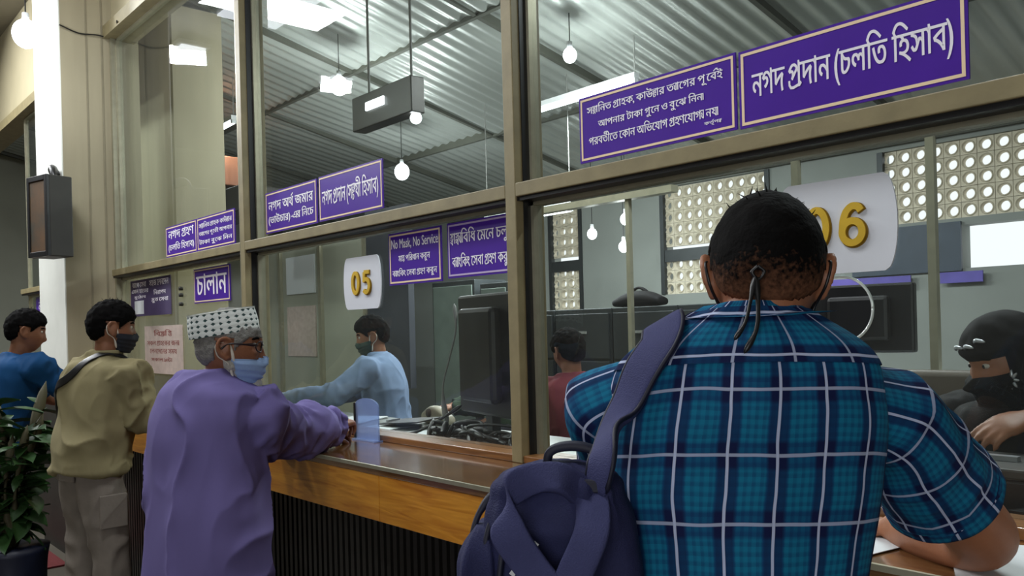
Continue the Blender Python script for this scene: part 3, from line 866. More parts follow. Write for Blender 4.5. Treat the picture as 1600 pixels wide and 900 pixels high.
def text_polys(line):
    """lay one line out, forming Bengali clusters by hand; returns polygons, width"""
    if all(ord(c) < 128 for c in line):
        ps = outlines(line); return ps, max(p[:, 0].max() for p in ps)
    X = 0.0; res = []
    def put(s, sc=1.0, dy=0.0, adv=True, x=None):
        nonlocal X
        ps = outlines(s)
        if not ps: X += .25; return (X, X)
        lo = min(p[:, 0].min() for p in ps); hi = max(p[:, 0].max() for p in ps)
        xs = X if x is None else x
        for p in ps: res.append(np.stack([(p[:, 0] - lo) * sc + xs, p[:, 1] * sc + dy], 1))
        w = (hi - lo) * sc
        if adv: X = xs + w - .012
        return xs, xs + w
    def cw(P):
        P = np.array(P); a = np.sum(P[:, 0] * np.roll(P[:, 1], -1) - np.roll(P[:, 0], -1) * P[:, 1])
        return P if a < 0 else P[::-1]
    for sy in syllables(line):
        if isinstance(sy, str):
            if sy == ' ': X += .24
            else: put(sy)
            continue
        cons, v = sy
        cons = list(cons); reph = rap = yap = False
        if len(cons) > 1 and cons[0] == 'র': reph = True; cons = cons[1:]
        if len(cons) > 1 and cons[-1] == 'য': yap = True; cons = cons[:-1]
        if len(cons) > 1 and cons[-1] == 'র': rap = True; cons = cons[:-1]
        pre = {'ো': 'ে', 'ৌ': 'ে'}.get(v, v) if v in ('ি', 'ে', 'ৈ', 'ো', 'ৌ') and v else ''
        if len(cons) == 1:
            joined = v in ('ু', 'ূ', 'ৃ') or (v == 'ী' and not yap)
            a, b = put(pre + cons[0] + (v if joined and v else ''))
            if pre: a = b - .5
            if v == 'ী' and not yap: b -= .28
        else:
            if pre: put(pre); X -= .27 if pre == 'ি' else 0
            a, b = put(cons[0], .62, .27, adv=False); a2, b2 = put(cons[1], .62, -.10, adv=False)
            b = max(b, b2); X = b - .012
            res.append(cw(stroke2([(a, .625), (b, .625)], .032)))
        if rap: res.append(cw(stroke2([(a + .03, .20), (a + .035, .08), (a + .12, .00), (a + .26, .00), (b - .10, .06), (b - .04, .10)], .036)))
        if reph: res.append(cw(stroke2([(b - .30, .72), (b - .16, .80), (b - .04, .90)], .034)))
        if yap:
            res.append(cw(stroke2([(X + .02, .46), (X + .11, .34), (X + .05, .20), (X + .13, .08), (X + .23, .02)], .032)))
            res.append(cw(stroke2([(X + .24, .655), (X + .24, .33), (X + .24, .0)], .034))); res.append(cw(stroke2([(X - .02, .625), (X + .28, .625)], .032)))
            X += .27
        if v in ('া', 'ী', 'ো') and v and not (v == 'ী' and len(cons) == 1 and not yap): put('া' if v == 'ো' else v)
    return res, X

def scan(polys, rows, y0, y1):
    """fill polygons (non-zero winding) with thin horizontal runs"""
    out = []
    P0 = np.concatenate(polys); P1 = np.concatenate([np.roll(p, -1, 0) for p in polys])
    h = (y1 - y0) / rows
    for r in range(rows):
        y = y0 + (r + .5) * h
        up = (P0[:, 1] <= y) & (P1[:, 1] > y); dn = (P0[:, 1] > y) & (P1[:, 1] <= y)
        m = up | dn
        if not m.any(): continue
        t = (y - P0[m, 1]) / (P1[m, 1] - P0[m, 1]); x = P0[m, 0] + t * (P1[m, 0] - P0[m, 0])
        s = np.where(up[m], 1, -1); k = np.argsort(x); w = 0; st = None
        for xi, si in zip(x[k], s[k]):
            if w == 0: st = xi
            w += si
            if w == 0 and xi - st > 1e-5: out.append((st, xi, y - h / 2, y + h / 2))
    return out

def lettering(name, lines, parent, matl, y, rows=60, bold=.018):
    """lines: (text, x0, x1, zbottom, ztop) boxes in world metres on the plane y"""
    g = Geo(); vs = []; fs = []
    for tx, x0, x1, z0, z1 in lines:
        ps, w = text_polys(tx)
        A = np.concatenate(ps); lo = A.min(0); hi = A.max(0)
        for (a, b, c, d) in scan(ps, rows, lo[1], hi[1]):
            a -= bold; b += bold
            fx = lambda q: x0 + (q - lo[0]) / (hi[0] - lo[0]) * (x1 - x0)
            fz = lambda q: z0 + (q - lo[1]) / (hi[1] - lo[1]) * (z1 - z0)
            n = len(vs)
            vs += [(fx(a), y, fz(c)), (fx(b), y, fz(c)), (fx(b), y, fz(d)), (fx(a), y, fz(d))]
            fs.append((n, n + 1, n + 2, n + 3))
    g.add(vs, fs)
    return build(name, g, matl, parent)

def sign(x0, x1, z0, z1, lines, label, y=-.0065, border='cream', bw=.0065, inset=.007, rows=60, board='purple', group=None):
    t = thing('counter_sign', ((x0 + x1) / 2, y, z0), label, 'sign', group)
    boxo('board', (x0, y, z0), (x1, y + .005, z1), M[board], t)
    if border:
        a0, a1, c0, c1 = x0 + inset, x1 - inset, z0 + inset, z1 - inset
        g = Geo()
        g.box((a0, y - .0012, c0), (a1, y, c0 + bw)).box((a0, y - .0012, c1 - bw), (a1, y, c1))
        g.box((a0, y - .0012, c0 + bw), (a0 + bw, y, c1 - bw)).box((a1 - bw, y - .0012, c0 + bw), (a1, y, c1 - bw))
        build('border', g, M[border], t)
    lettering('lettering', lines, t, M['signwhite'], y - .0015, rows)
    return t
X = lambda a, b, f0, f1: (a + (b - a) * f0, a + (b - a) * f1)
def row(a, b, z0, z1, f0, f1, g0, g1, s):
    return (s,) + X(a, b, f0, f1) + X(z0, z1, g0, g1)
a, b, c, d = -1.205, -.650, 1.996, 2.196
sign(a, b, c, d, [row(a, b, c, d, .07, .945, .26, .80, 'নগদ প্রদান (চলতি হিসাব)')], 'large purple cash payment sign with one line of big white lettering', rows=150, bw=.0075)
a, b, c, d = -1.775, -1.214, 1.998, 2.200
sign(a, b, c, d, [row(a, b, c, d, .06, .93, .68, .87, 'সম্মানিত গ্রাহক, কাউন্টার ত্যাগের পূর্বেই'), row(a, b, c, d, .14, .82, .455, .625, 'আপনার টাকা গুনে ও বুঝে নিন।'),
     row(a, b, c, d, .07, .90, .235, .41, 'পরবর্তীতে কোন অভিযোগ গ্রহণযোগ্য নয়।'), row(a, b, c, d, .82, .92, .13, .205, 'কর্তৃপক্ষ')], 'purple three-line notice to customers above the plaid-shirted man', rows=70)
a, b, c, d = -3.955, -3.432, 1.996, 2.200
sign(a, b, c, d, [row(a, b, c, d, .07, .94, .54, .85, 'নগদ অর্থ জমার'), row(a, b, c, d, .07, .94, .17, .46, '(ভাউচার) -এর নিচে')], 'purple two-line sign at the left end of the middle upper pane', rows=50)
a, b, c, d = -3.412, -2.885, 1.998, 2.202
sign(a, b, c, d, [row(a, b, c, d, .06, .94, .24, .78, 'নগদ প্রদান (সঞ্চয়ী হিসাব)')], 'purple one-line savings cash sign below the hanging lamp box', rows=60)
a, b, c, d = -5.36, -4.86, 1.985, 2.175
sign(a, b, c, d, [row(a, b, c, d, .1, .92, .56, .86, 'নগদ গ্রহণ'), row(a, b, c, d, .1, .92, .14, .46, '(চলতি হিসাব)')], 'small purple two-line sign low in the leftmost upper pane', rows=40)
a, b, c, d = -4.85, -4.33, 1.985, 2.175
sign(a, b, c, d, [row(a, b, c, d, .06, .94, .66, .86, 'সম্মানিত গ্রাহক কাউন্টার'), row(a, b, c, d, .06, .94, .40, .60, 'ত্যাগের পূর্বেই আপনার'), row(a, b, c, d, .06, .94, .13, .34, 'টাকা বুঝে নিন')], 'purple three-line notice in the leftmost upper pane', rows=40)
a, b, c, d = -2.853, -2.50, 1.676, 1.885
sign(a, b, c, d, [row(a, b, c, d, .06, .95, .67, .88, 'No Mask, No Service'), row(a, b, c, d, .2, .8, .40, .60, 'মাস্ক পরিধান করুন'), row(a, b, c, d, .07, .92, .12, .32, 'ব্যাংকিং সেবা গ্রহণ করুন')], 'purple No Mask, No Service notice on the lower pane', rows=50)
a, b, c, d = -2.462, -2.070, 1.682, 1.886
sign(a, b, c, d, [row(a, b, c, d, .05, .95, .54, .88, 'স্বাস্থ্যবিধি মেনে চলুন'), row(a, b, c, d, .07, .92, .12, .44, 'ব্যাংকিং সেবা গ্রহণ করুন')], 'purple health notice beside the middle post on the lower pane', border='lilac', rows=60)
a, b, c, d = -4.92, -4.41, 1.680, 1.880
sign(a, b, c, d, [row(a, b, c, d, .08, .92, .22, .84, 'চালান')], 'purple sign with one big word above the white patterned cap', rows=50)
# posters in the dim bay
t = thing('notice_poster', (-5.9, -.0065, 1.63), 'dark purple poster with white square behind the man in khaki', 'poster')
boxo('sheet', (-6.06, -.0065, 1.63), (-5.30, -.003, 1.876), mat('poster_violet', '#45385f', .6), t)
boxo('white_square', (-5.98, -.0080, 1.645), (-5.80, -.0065, 1.735), M['paper'], t)
lettering('lettering', [('ব্যাংক সেবা', -6.02, -5.74, 1.825, 1.862), ('এখন হাতের', -6.03, -5.70, 1.785, 1.815), ('মুঠোয়', -5.98, -5.75, 1.745, 1.775), ('সহজ লেনদেন', -5.68, -5.33, 1.82, 1.86), ('নিরাপদ', -5.6, -5.38, 1.765, 1.80), ('দ্রুত সেবা', -5.64, -5.34, 1.71, 1.745)], t, M['signwhite'], -.0085, 40)
t = thing('notice_sheet', (-5.5, -.0065, 1.25), 'faded pinkish notice sheet low in the dim bay', 'notice')
boxo('sheet', (-5.80, -.0065, 1.25), (-5.12, -.004, 1.56), M['paper2'], t)
lettering('lettering', [('বিজ্ঞপ্তি', -5.62, -5.3, 1.49, 1.535), ('সকল গ্রাহকের জন্য', -5.75, -5.18, 1.43, 1.465), ('লেনদেনের সময়', -5.7, -5.22, 1.38, 1.41), ('সকাল ১০টা', -5.68, -5.3, 1.33, 1.36)], t, mat('red_print', '#8a4a44', .7), -.0075, 30)
for z, q in ((1.84, 1), (1.80, 2), (1.745, 3)):
    tag(build('glass_stud', cyl((-5.12, -.02, z - .06), (-5.12, 0, z - .06), .012, nu=14), M['dark'], smooth=True), ['topmost', 'middle', 'lowest'][q - 1] + ' dark stud on the dim glass left of the big-word sign', 'stud')
t = thing('notice_sheet', (-7.5, -.0065, 1.6), 'small purple notice on the distant glass left of the pilaster', 'notice')
boxo('sheet', (-8.75, -.0065, 1.70), (-8.05, -.003, 1.88), M['purple'], t)
lettering('lettering', [('নগদ গ্রহণ', -8.65, -8.15, 1.74, 1.84)], t, M['signwhite'], -.0085, 30)

# number plates with barrel-shaped sides and raised gold numerals
def stroke3(pts, w, y0, y1, g):
    P = np.array(pts, float); T = np.gradient(P, axis=0)
    if np.allclose(P[0], P[-1]): T[0] = T[-1] = T[0] + T[-1]
    T /= np.linalg.norm(T, axis=1)[:, None]
    N = np.stack([-T[:, 1], T[:, 0]], 1) * w
    n = len(P); vs = []
    for y in (y0, y1):
        for q in (P + N, P - N): vs += [(x, y, z) for x, z in q]
    fs = []
    for i in range(n - 1):
        fs += [(i, i + 1, n + i + 1, n + i), (2 * n + i, 3 * n + i, 3 * n + i + 1, 2 * n + i + 1), (i, 2 * n + i, 2 * n + i + 1, i + 1), (n + i, n + i + 1, 3 * n + i + 1, 3 * n + i)]
    fs += [(0, n, 3 * n, 2 * n), (n - 1, 3 * n - 1, 4 * n - 1, 2 * n - 1)]
    g.add(vs, fs)
def digit(ch, cx, cz, w, h):
    if ch == '0': return [(cx + w * math.cos(a), cz + h * math.sin(a)) for a in np.linspace(0, 2 * math.pi, 33)]
    if ch == '6':
        p = [(cx + .90 * w, cz + .70 * h), (cx + .62 * w, cz + .93 * h), (cx + .1 * w, cz + 1.0 * h), (cx - .45 * w, cz + .80 * h), (cx - .85 * w, cz + .32 * h), (cx - 1.0 * w, cz - .38 * h)]
        q, _ = hermite([(x, z, 0) for x, z in p], 40)
        return [[(x, z) for x, z, _ in q], [(cx + w * math.cos(a), cz - .40 * h + .60 * h * math.sin(a)) for a in np.linspace(0, 2 * math.pi, 33)]]
    if ch == '5':
        top = [(cx + .9 * w, cz + h), (cx - .7 * w, cz + h)]
        bowl = [(cx - .1 * w + w * math.cos(a), cz - .35 * h + .65 * h * math.sin(a)) for a in np.linspace(math.pi * .72, -math.pi * .78, 20)]
        return [top, [(cx - .66 * w, cz + 1.0 * h), (cx - .78 * w, cz + .0 * h)], bowl]
def plate(cx, cz, text, label):
    t = thing('number_plate', (cx, -.007, cz - .112), label, 'number plate')
    hw_, hh = .118, .112
    pts = [(-hw_, -hh), (hw_, -hh)] + [(hw_ + .030 * math.cos(a), hh * math.sin(a)) for a in np.linspace(-1.2, 1.2, 15)] + [(hw_, hh), (-hw_, hh)] + [(-hw_ - .030 * math.cos(a), -hh * math.sin(a)) for a in np.linspace(-1.2, 1.2, 15)]
    n = len(pts)
    g = Geo().add([(cx + x, -.0085, cz + z) for x, z in pts] + [(cx + x, -.0035, cz + z) for x, z in pts], [tuple(range(n)), tuple(range(2 * n - 1, n - 1, -1))] + [(i, n + i, n + (i + 1) % n, (i + 1) % n) for i in range(n)])
    build('plate', g, M['plate'], t)
    for k, ch in enumerate(text):
        dg = digit(ch, cx + (-.042 if k == 0 else .046), cz, .024, .043)
        dg = dg if isinstance(dg[0], list) else [dg]
        g = Geo(); g2 = Geo()
        for si, s in enumerate(dg):
            if len(s) == 2: s = [tuple(np.array(s[0]) * (1 - q) + np.array(s[1]) * q) for q in np.linspace(0, 1, 5)]
            stroke3(s, .0082, -.0165 - .0006 * si, -.0085, g)
            stroke3([(x + .002, z - .002) for x, z in s], .0102, -.0125 - .0006 * si, -.0085, g2)
        dn = build('numeral', g, M['gold'], t)
        build('numeral_edge', g2, M['goldside'], dn)
plate(-3.062, 1.700, '05', 'white plate with gold 05 on the middle lower pane')
plate(-.955, 1.716, '06', 'white plate with gold 06 half behind the dark-haired head')
# ------------------------------------------------------------------ people
def sstep(x, a, b):
    t = np.clip((x - a) / (b - a), 0, 1); return t * t * (3 - 2 * t)

def head_points(nu=96, nv=72):
    """head surface in head space: x right, y forward, z up, 0.236 m tall"""
    ph = np.linspace(0, math.pi, nv + 1)[:, None]; a = np.linspace(0, 2 * math.pi, nu, endpoint=False)[None, :]
    dx = np.sin(ph) * np.cos(a); dy = np.sin(ph) * np.sin(a); dz = np.cos(ph) * np.ones_like(a)
    x, y, z = .076 * dx, .098 * dy, .118 * dz
    low = sstep(-z, .0, .112)
    x = x * (1 - .30 * low)
    y = np.where(y < 0, y * (1 - .55 * sstep(-z, .02, .115)), y)
    y = np.where(y < 0, y * (1 + .04 * sstep(z, -.05, .04)), y)
    y = np.where(y > .055, .055 + (y - .055) * .82, y)
    fr = sstep(y, .03, .07)
    G = lambda cx, cz, sx, sz: np.exp(-((np.abs(x) - cx) / sx) ** 2 - ((z - cz) / sz) ** 2)
    d = .007 * G(0, .034, .045, .012)                       # brow
    d = d - .011 * G(.031, .014, .016, .012)                # eye sockets
    d = d + .020 * G(0, -.032, .011, .014) + .013 * G(0, -.010, .009, .022)   # nose
    d = d + .006 * G(.013, -.036, .007, .008)               # nostrils
    d = d + .006 * G(.045, -.022, .018, .018)               # cheekbones
    d = d + .006 * G(0, -.062, .022, .006) + .006 * G(0, -.074, .019, .006) - .004 * G(0, -.068, .022, .0025)
    d = d + .012 * G(0, -.104, .022, .014)                  # chin
    y = y + d * fr
    return np.stack([x, y, z], -1), (ph, a)

def grid_faces(nv, nu):
    fs = []
    for j in range(nv):
        for i in range(nu):
            i2 = (i + 1) % nu
            fs.append((j * nu + i, (j + 1) * nu + i, (j + 1) * nu + i2, j * nu + i2))
    return fs

class Head:
    def __init__(s, c, fwd, up=(0, 0, 1), scale=1.0):
        f = nrm(fwd); u = np.asarray(up, float); u = nrm(u - f * (u @ f)); r = np.cross(f, u)
        s.R = np.stack([r, f, u], 1); s.c = np.asarray(c, float); s.k = scale
    def w(s, p):
        return s.c + (np.asarray(p, float) * s.k) @ s.R.T
    def d(s, v):
        return np.asarray(v, float) @ s.R.T
    def geo(s, g):
        P, _ = head_points()
        nv, nu = P.shape[0] - 1, P.shape[1]
        g.add(s.w(P.reshape(-1, 3)), grid_faces(nv, nu))
        for sx in (-1, 1):                                   # ears: rim, lobe, hollow
            rim = [(sx * .074, .008, .020), (sx * .084, -.002, .030), (sx * .090, -.016, .028), (sx * .092, -.026, .012), (sx * .089, -.024, -.008), (sx * .083, -.012, -.024), (sx * .076, .002, -.032), (sx * .073, .006, -.024)]
            tube([s.w(p) for p in rim], [.006 * s.k] * 8, 10, 40, g=g)
            ellip(s.w((sx * .080, -.008, .000)), s.d((sx * .004, -.003, 0)) * s.k, s.d((.003, .018, 0)) * s.k, s.d((0, 0, .026)) * s.k, 14, 10, g)
        return g
    def shell(s, mask, off, inner=-.004, seed=1, rough=.004, rs=90, nu=96, nv=72):
        """closed shell lying on the head where mask(x,y,z) > 0; returns Geo and a fade value per vertex"""
        P, _ = head_points(nu, nv)
        P = P.reshape(-1, 3)
        mk = mask(P[:, 0], P[:, 1], P[:, 2])
        n = P / np.linalg.norm(P / np.array((.076, .098, .118)) ** 1, axis=1)[:, None]
        nn = P / np.array((.076, .098, .118)) ** 2; nn /= np.linalg.norm(nn, axis=1)[:, None]
        amt = off(P[:, 0], P[:, 1], P[:, 2]) if callable(off) else np.full(len(P), off)
        noise = (vnoise(P * rs, seed) - .5) * rough * 2
        w = sstep(mk, 0, .02)
        out = P + nn * ((amt + noise) * w + .0006)[:, None]
        inn = P + nn * inner
        fs = []
        keep = mk > 0
        for f in grid_faces(nv, nu):
            if all(keep[i] for i in f): fs.append(f)
        N = len(P)
        allf = list(fs) + [tuple(i + N for i in f[::-1]) for f in fs]
        from collections import Counter
        ec = Counter()
        for f in fs:
            for q in range(4): ec[(f[q], f[(q + 1) % 4])] += 1
        for (i, j) in ec:
            if (j, i) not in ec and i != j: allf.append((j, i, i + N, j + N))
        V = np.concatenate([out, inn])
        used = sorted({i for f in allf for i in f}); mp = {o: k for k, o in enumerate(used)}
        g = Geo().add(s.w(V[used]), [tuple(mp[i] for i in f) for f in allf])
        return g, np.concatenate([mk, mk])[used]

def hand(g, wrist, fdir, back, side, curl=(.35, .45, .35), spread=.06, k=1.0, thumb=.5):
    """five-fingered hand rooted at the wrist; fdir fingers, back = back of the hand, side +1 thumb on +x of (fdir x back)"""
    f = nrm(fdir); b = np.asarray(back, float); b = nrm(b - f * (b @ f)); x = np.cross(f, b) * side
    w = np.asarray(wrist, float)
    L = lambda p: w + (x * p[0] + f * p[1] + b * p[2]) * k
    loft([(L((0, -.012, 0)), x * .024 * k, b * .017 * k), (L((0, .01, 0)), x * .027 * k, b * .017 * k), (L((0.002, .045, 0)), x * .038 * k, b * .016 * k), (L((0, .085, 0)), x * .042 * k, b * .013 * k), (L((0, .098, -.002)), x * .036 * k, b * .009 * k)], 20, 20, 2.6, g=g)
    lens = (.074, .082, .077, .060)
    for q in range(4):
        bx = .031 - .0205 * q
        base = np.array((bx, .086 - abs(q - 1) * .004, 0)); ang = 0.0; p = base.copy()
        pts = [L(p + np.array((0, -.02, 0))), L(p)]
        sd = (1.5 - q) * spread
        for sgm, fr in enumerate((.45, .30, .25)):
            ang += curl[sgm]
            p = p + lens[q] * fr * np.array((math.sin(sd) * math.cos(ang), math.cos(sd) * math.cos(ang), -math.sin(ang)))
            pts.append(L(p))
        tube(pts, [.0090 * k, .0092 * k, .0085 * k, .0078 * k, .0066 * k], 10, 24, hint=b, g=g)
    t0 = np.array((.022, .018, -.004)); t1 = np.array((.046, .040, -.010)); t2 = t1 + np.array((.020, .030, -.006 - .02 * thumb)); t3 = t2 + np.array((.002, .024, -.006 - .016 * thumb))
    tube([L(t0), L(t1), L(t2), L(t3)], [.0135 * k, .0125 * k, .0102 * k, .0082 * k], 12, 24, hint=b, g=g)
    return g

def limb_folds(amp, seed, freq=26, n=1.0):
    def f(U, V, A):
        p = np.stack([np.cos(A).ravel() * 1.3 + V.ravel() * 5, np.sin(A).ravel() * 1.3, V.ravel() * freq], 1)
        return ((ridge(p, seed) - .5) * amp).reshape(U.shape)
    return f
def cloth_folds(amp, seed, fu=10, fv=2.5):
    def f(U, V, A):
        p = np.stack([np.cos(A).ravel() * fu * .17 + V.ravel() * .6, np.sin(A).ravel() * fu * .17, V.ravel() * fv], 1)
        return ((ridge(p, seed) - .5) * amp).reshape(U.shape)
    return f

def creases(amp, seed, sc=(9, 9, 3.5)):
    """soft irregular folds for a fused garment"""
    def f(co):
        w = np.stack([vnoise(co * 5, seed), vnoise(co * 5, seed + 1), vnoise(co * 5, seed + 2)], 1) * 1.6
        r1 = ridge(co * np.array(sc) + w, seed + 3); r2 = ridge(co * np.array(sc) * 2.3 + w * 1.5, seed + 4)
        return amp * (r1 ** 4 - .12 + .18 * (r2 ** 2 - .4))
    return f

from mathutils.bvhtree import BVHTree
def surface(*objs):
    V = []; Fc = []
    for o in objs:
        n = len(V); off = wloc(o)
        V += [v.co + off for v in o.data.vertices]; Fc += [[i + n for i in p.vertices] for p in o.data.polygons]
    return BVHTree.FromPolygons(V, Fc)
def strap_on(bvh, P, w, off=.006, th=.004, n=60, free=0):
    """strap through P, laid on the surface; the last `free` share hangs clear"""
    Q, _ = hermite(P, n)
    pts = []; nor = []
    for i, q in enumerate(Q):
        loc, nn, _, _ = bvh.find_nearest(Vector(q))
        a = sstep(np.array([i / (n - 1)]), 1 - free, 1 - free + .12)[0] if free else 0
        pts.append((np.array(loc) + np.array(nn) * off) * (1 - a) + q * a); nor.append(np.array(nn))
    pts = np.array(pts); nor = np.array(nor)
    for _ in range(4):
        pts[1:-1] = (pts[:-2] + pts[1:-1] * 2 + pts[2:]) / 4; nor[1:-1] = (nor[:-2] + nor[1:-1] * 2 + nor[2:]) / 4
    T = np.gradient(pts, axis=0)
    W = w if hasattr(w, '__len__') else [w, w]
    rings = []
    for i in range(n):
        t = nrm(T[i]); s_ = nrm(np.cross(nrm(nor[i]), t)); k_ = np.interp(i / (n - 1), np.linspace(0, 1, len(W)), W)
        rings.append((pts[i], s_ * k_, np.cross(t, s_) * th))
    return loft(rings, 16, n, 6.0), rings

class Person:
    """joints given in world metres; builds body, garments and shoes under one empty"""
    def __init__(s, label, root, face, pelvis, chest, neck, head, headf, headup=(0, 0, 1), hk=1.0, skin='skinA', k=1.0, voxel=.006):
        s.t = thing('person', tuple(root) if len(root) == 3 else (root[0], root[1], 0), label, 'person')
        s.F = nrm((face[0], face[1], 0)); s.R = np.array((s.F[1], -s.F[0], 0))
        s.pel, s.ch, s.nk = [np.asarray(q, float) for q in (pelvis, chest, neck)]
        s.H = Head(head, headf, headup, hk); s.skin = M[skin]; s.k = k; s.vox = voxel
        s.g = Geo(); s.arms = {}
    def arm(s, side, sh, el, wr, fdir, back, r=(.046, .042, .036, .027), curl=(.35, .45, .35), hk=1.0, thumbside=None):
        sh, el, wr = [np.asarray(q, float) for q in (sh, el, wr)]
        s.arms[side] = (sh, el, wr)
        k = s.k
        m1 = sh * .55 + el * .45; m2 = el * .6 + wr * .4
        tube([sh, m1, el, m2, wr], [r[0] * k, r[1] * k * 1.02, r[2] * k * 1.05, r[2] * k * 1.02, r[3] * k], 18, 48, g=s.g)
        hand(s.g, wr + nrm(fdir) * .012, fdir, back, (1 if side == 'L' else -1) if thumbside is None else thumbside, curl, k=hk * k)
    def torso_rings(s, e=0.0, bottom=None, shoulder=.165, depth=.105, waist=.155, hips=.165):
        F, R, k = s.F, s.R, s.k
        up = nrm(s.nk - s.pel)
        Fd = nrm(F - up * (F @ up))
        lerp = lambda t: s.pel + (s.ch - s.pel) * t
        rg = []
        if bottom is not None: rg += bottom
        rg += [(s.pel, R * (hips * k + e), Fd * (.115 * k + e)),
               (lerp(.45), R * (waist * k + e), Fd * (depth * k + e)),
               (s.ch, R * ((shoulder + .003) * k + e), Fd * ((depth + .010) * k + e)),
               (s.ch * .55 + s.nk * .45, R * (shoulder * k + e), Fd * (depth * .95 * k + e)),
               (s.ch * .22 + s.nk * .78, R * (shoulder * .84 * k + e), Fd * (depth * .72 * k + e)),
               (s.ch * .04 + s.nk * .96, R * (shoulder * .52 * k + e * .6), Fd * (.064 * k + e * .5)),
               (s.nk + up * .012, R * (.062 * k + e * .4), Fd * (.058 * k + e * .4))]
        return rg
    def body(s, legs=True):
        loft(s.torso_rings(-.024), 36, 40, 2.3, g=s.g)
        s.H.geo(s.g)
        d = s.H.w((0, -.012, -.075))
        nb = s.nk - np.array((0, 0, .03))
        tube([nb, nb * .4 + d * .6, s.H.w((0, -.006, -.03))], [.050 * s.k, .054 * s.k, .052 * s.k], 20, 16, g=s.g)
        if legs:
            for pts in s.legs: tube(pts, [.07, .05, .038], 14, 24, g=s.g)
        me = remesh(s.g, s.vox, 3)
        return place_mesh('body', me, s.skin, s.t)
    def set_legs(s, spread=.10, fwd=.02, stance=0.0, feet=None):
        s.legs = []
        for sd in (-1, 1):
            hip = s.pel + s.R * sd * .085 - np.array((0, 0, .03))
            an = np.array((s.pel[0], s.pel[1], 0)) + s.R * sd * spread + s.F * (fwd + sd * stance) + np.array((0, 0, .09))
            if feet: an = np.array(feet[0 if sd < 0 else 1], float)
            kn = (hip + an) / 2 + s.F * .02
            if feet and len(feet) > 2: kn = np.array(feet[2 if sd < 0 else 3], float)
            s.legs.append([hip, kn, an])
    def trousers(s, m, amp=.016, waistz=None):
        g = Geo()
        for i, (hip, kn, an) in enumerate(s.legs):
            an2 = an - np.array((0, 0, .06))
            tube([hip + np.array((0, 0, .03)), hip * .8 + kn * .2, kn, kn * .4 + an * .6, an2], [.100 * s.k, .098 * s.k, .078 * s.k, .070 * s.k, .068 * s.k], 30, 90, disp=limb_folds(amp, 20 + i, 9), round_ends=False, g=g)
        loft([(s.pel - np.array((0, 0, .09)), s.R * .155 * s.k, s.F * .115 * s.k), (s.pel, s.R * .170 * s.k, s.F * .128 * s.k), (s.pel + np.array((0, 0, .10)), s.R * .160 * s.k, s.F * .118 * s.k)], 36, 20, 2.3, g=g)
        o = place_mesh('trousers', remesh(g, .009, 2), m, s.t)
        for i, (hip, kn, an) in enumerate(s.legs):
            g = Geo(); b = an.copy(); b[2] = 0
            loft([(b + np.array((0, 0, .035)) - s.F * .085, s.R * .02, np.array((0, 0, .02))), (b + np.array((0, 0, .045)) - s.F * .06, s.R * .038, np.array((0, 0, .042))), (b + np.array((0, 0, .045)), s.R * .040, np.array((0, 0, .044))), (b + np.array((0, 0, .036)) + s.F * .09, s.R * .048, np.array((0, 0, .034))), (b + np.array((0, 0, .026)) + s.F * .16, s.R * .036, np.array((0, 0, .022)))], 20, 24, 2.6, g=g)
            build('shoe', g, M['shoe'], s.t, smooth=True)
        return o
    def shirt(s, m, e=.012, bottom=None, sleeve=1.0, srad=(.078, .070, .060, .048), amp=.014, voxel=.007, name='shirt', seed=3, fold=(12, 3), samp=.016, crease=.010, csc=(9, 9, 3.5), **kw):
        g = Geo()
        rg = s.torso_rings(e, bottom, **kw)
        if bottom is None:
            rg = [(s.pel - np.array((0, 0, .06)), s.R * (.172 * s.k + e), s.F * (.122 * s.k + e))] + rg
        loft(rg, 72, 110, 2.3, disp=cloth_folds(amp, seed, *fold), g=g)
        for sd, (sh, el, wr) in s.arms.items():
            inn = sh + (s.nk - sh) * .30; inn[2] = sh[2] - .012
            if sleeve > 1: P = [inn, sh, sh * .5 + el * .5, el, el * .5 + wr * .5, wr]; R = [srad[0] * .9, srad[0], srad[1], srad[2] * 1.08, srad[2], srad[3]]
            else:
                e2 = sh + (el - sh) * sleeve
                P = [inn, sh, sh * .5 + e2 * .5, e2]; R = [srad[0] * .9, srad[0], srad[1], srad[1] * 1.02]
            tube(P, [q * s.k for q in R], 30, 80, round_ends=False, disp=limb_folds(samp, seed + (7 if sd == 'L' else 11), 24), g=g)
        return place_mesh(name, remesh(g, voxel, 2, disp=creases(crease, seed + 60, csc)), m, s.t)
    def hair(s, m, front=.045, nape=-.055, off=.016, seed=2, tufts=0, side=-.015, fade=None, name='hair', rough=.004):
        def mask(x, y, z):
            lim = np.where(y > .0, front * sstep(y, .0, .075) + side * (1 - sstep(y, .0, .075)), nape + (side - nape) * sstep(y, -.085, -.0))
            # sideburn keeps clear of the ear
            ear = (np.abs(x) > .058) & (np.abs(y + .008) < .024) & (z < .026)
            return np.where(ear, -.01, z - lim)
        def offf(x, y, z): return off * (.45 + .55 * sstep(z, -.04, .07))
        g, fd = s.H.shell(mask, offf, seed=seed, rough=rough)
        if tufts:
            P, _ = head_points(60, 40); P = P.reshape(-1, 3); P = P[P[:, 2] > .075]
            r = np.random.default_rng(seed)
            for q in r.choice(len(P), min(tufts, len(P)), replace=False):
                p = P[q]; n = nrm(p / np.array((.076, .098, .118)) ** 2)
                d = nrm(n + r.normal(0, .45, 3)); L_ = r.uniform(.008, .024)
                cyl(s.H.w(p + n * off * .5), s.H.w(p + n * off * .6 + d * L_), .0022, .0003, 5, g)
            fd = np.concatenate([fd, np.full(g.n - len(fd), .2)])
        o = build(name, g, m, s.t, smooth=True)
        if fade:
            at = o.data.attributes.new('fade', 'FLOAT', 'POINT')
            at.data.foreach_set('value', np.clip(fd / fade, 0, 1).astype(np.float32))
        return o
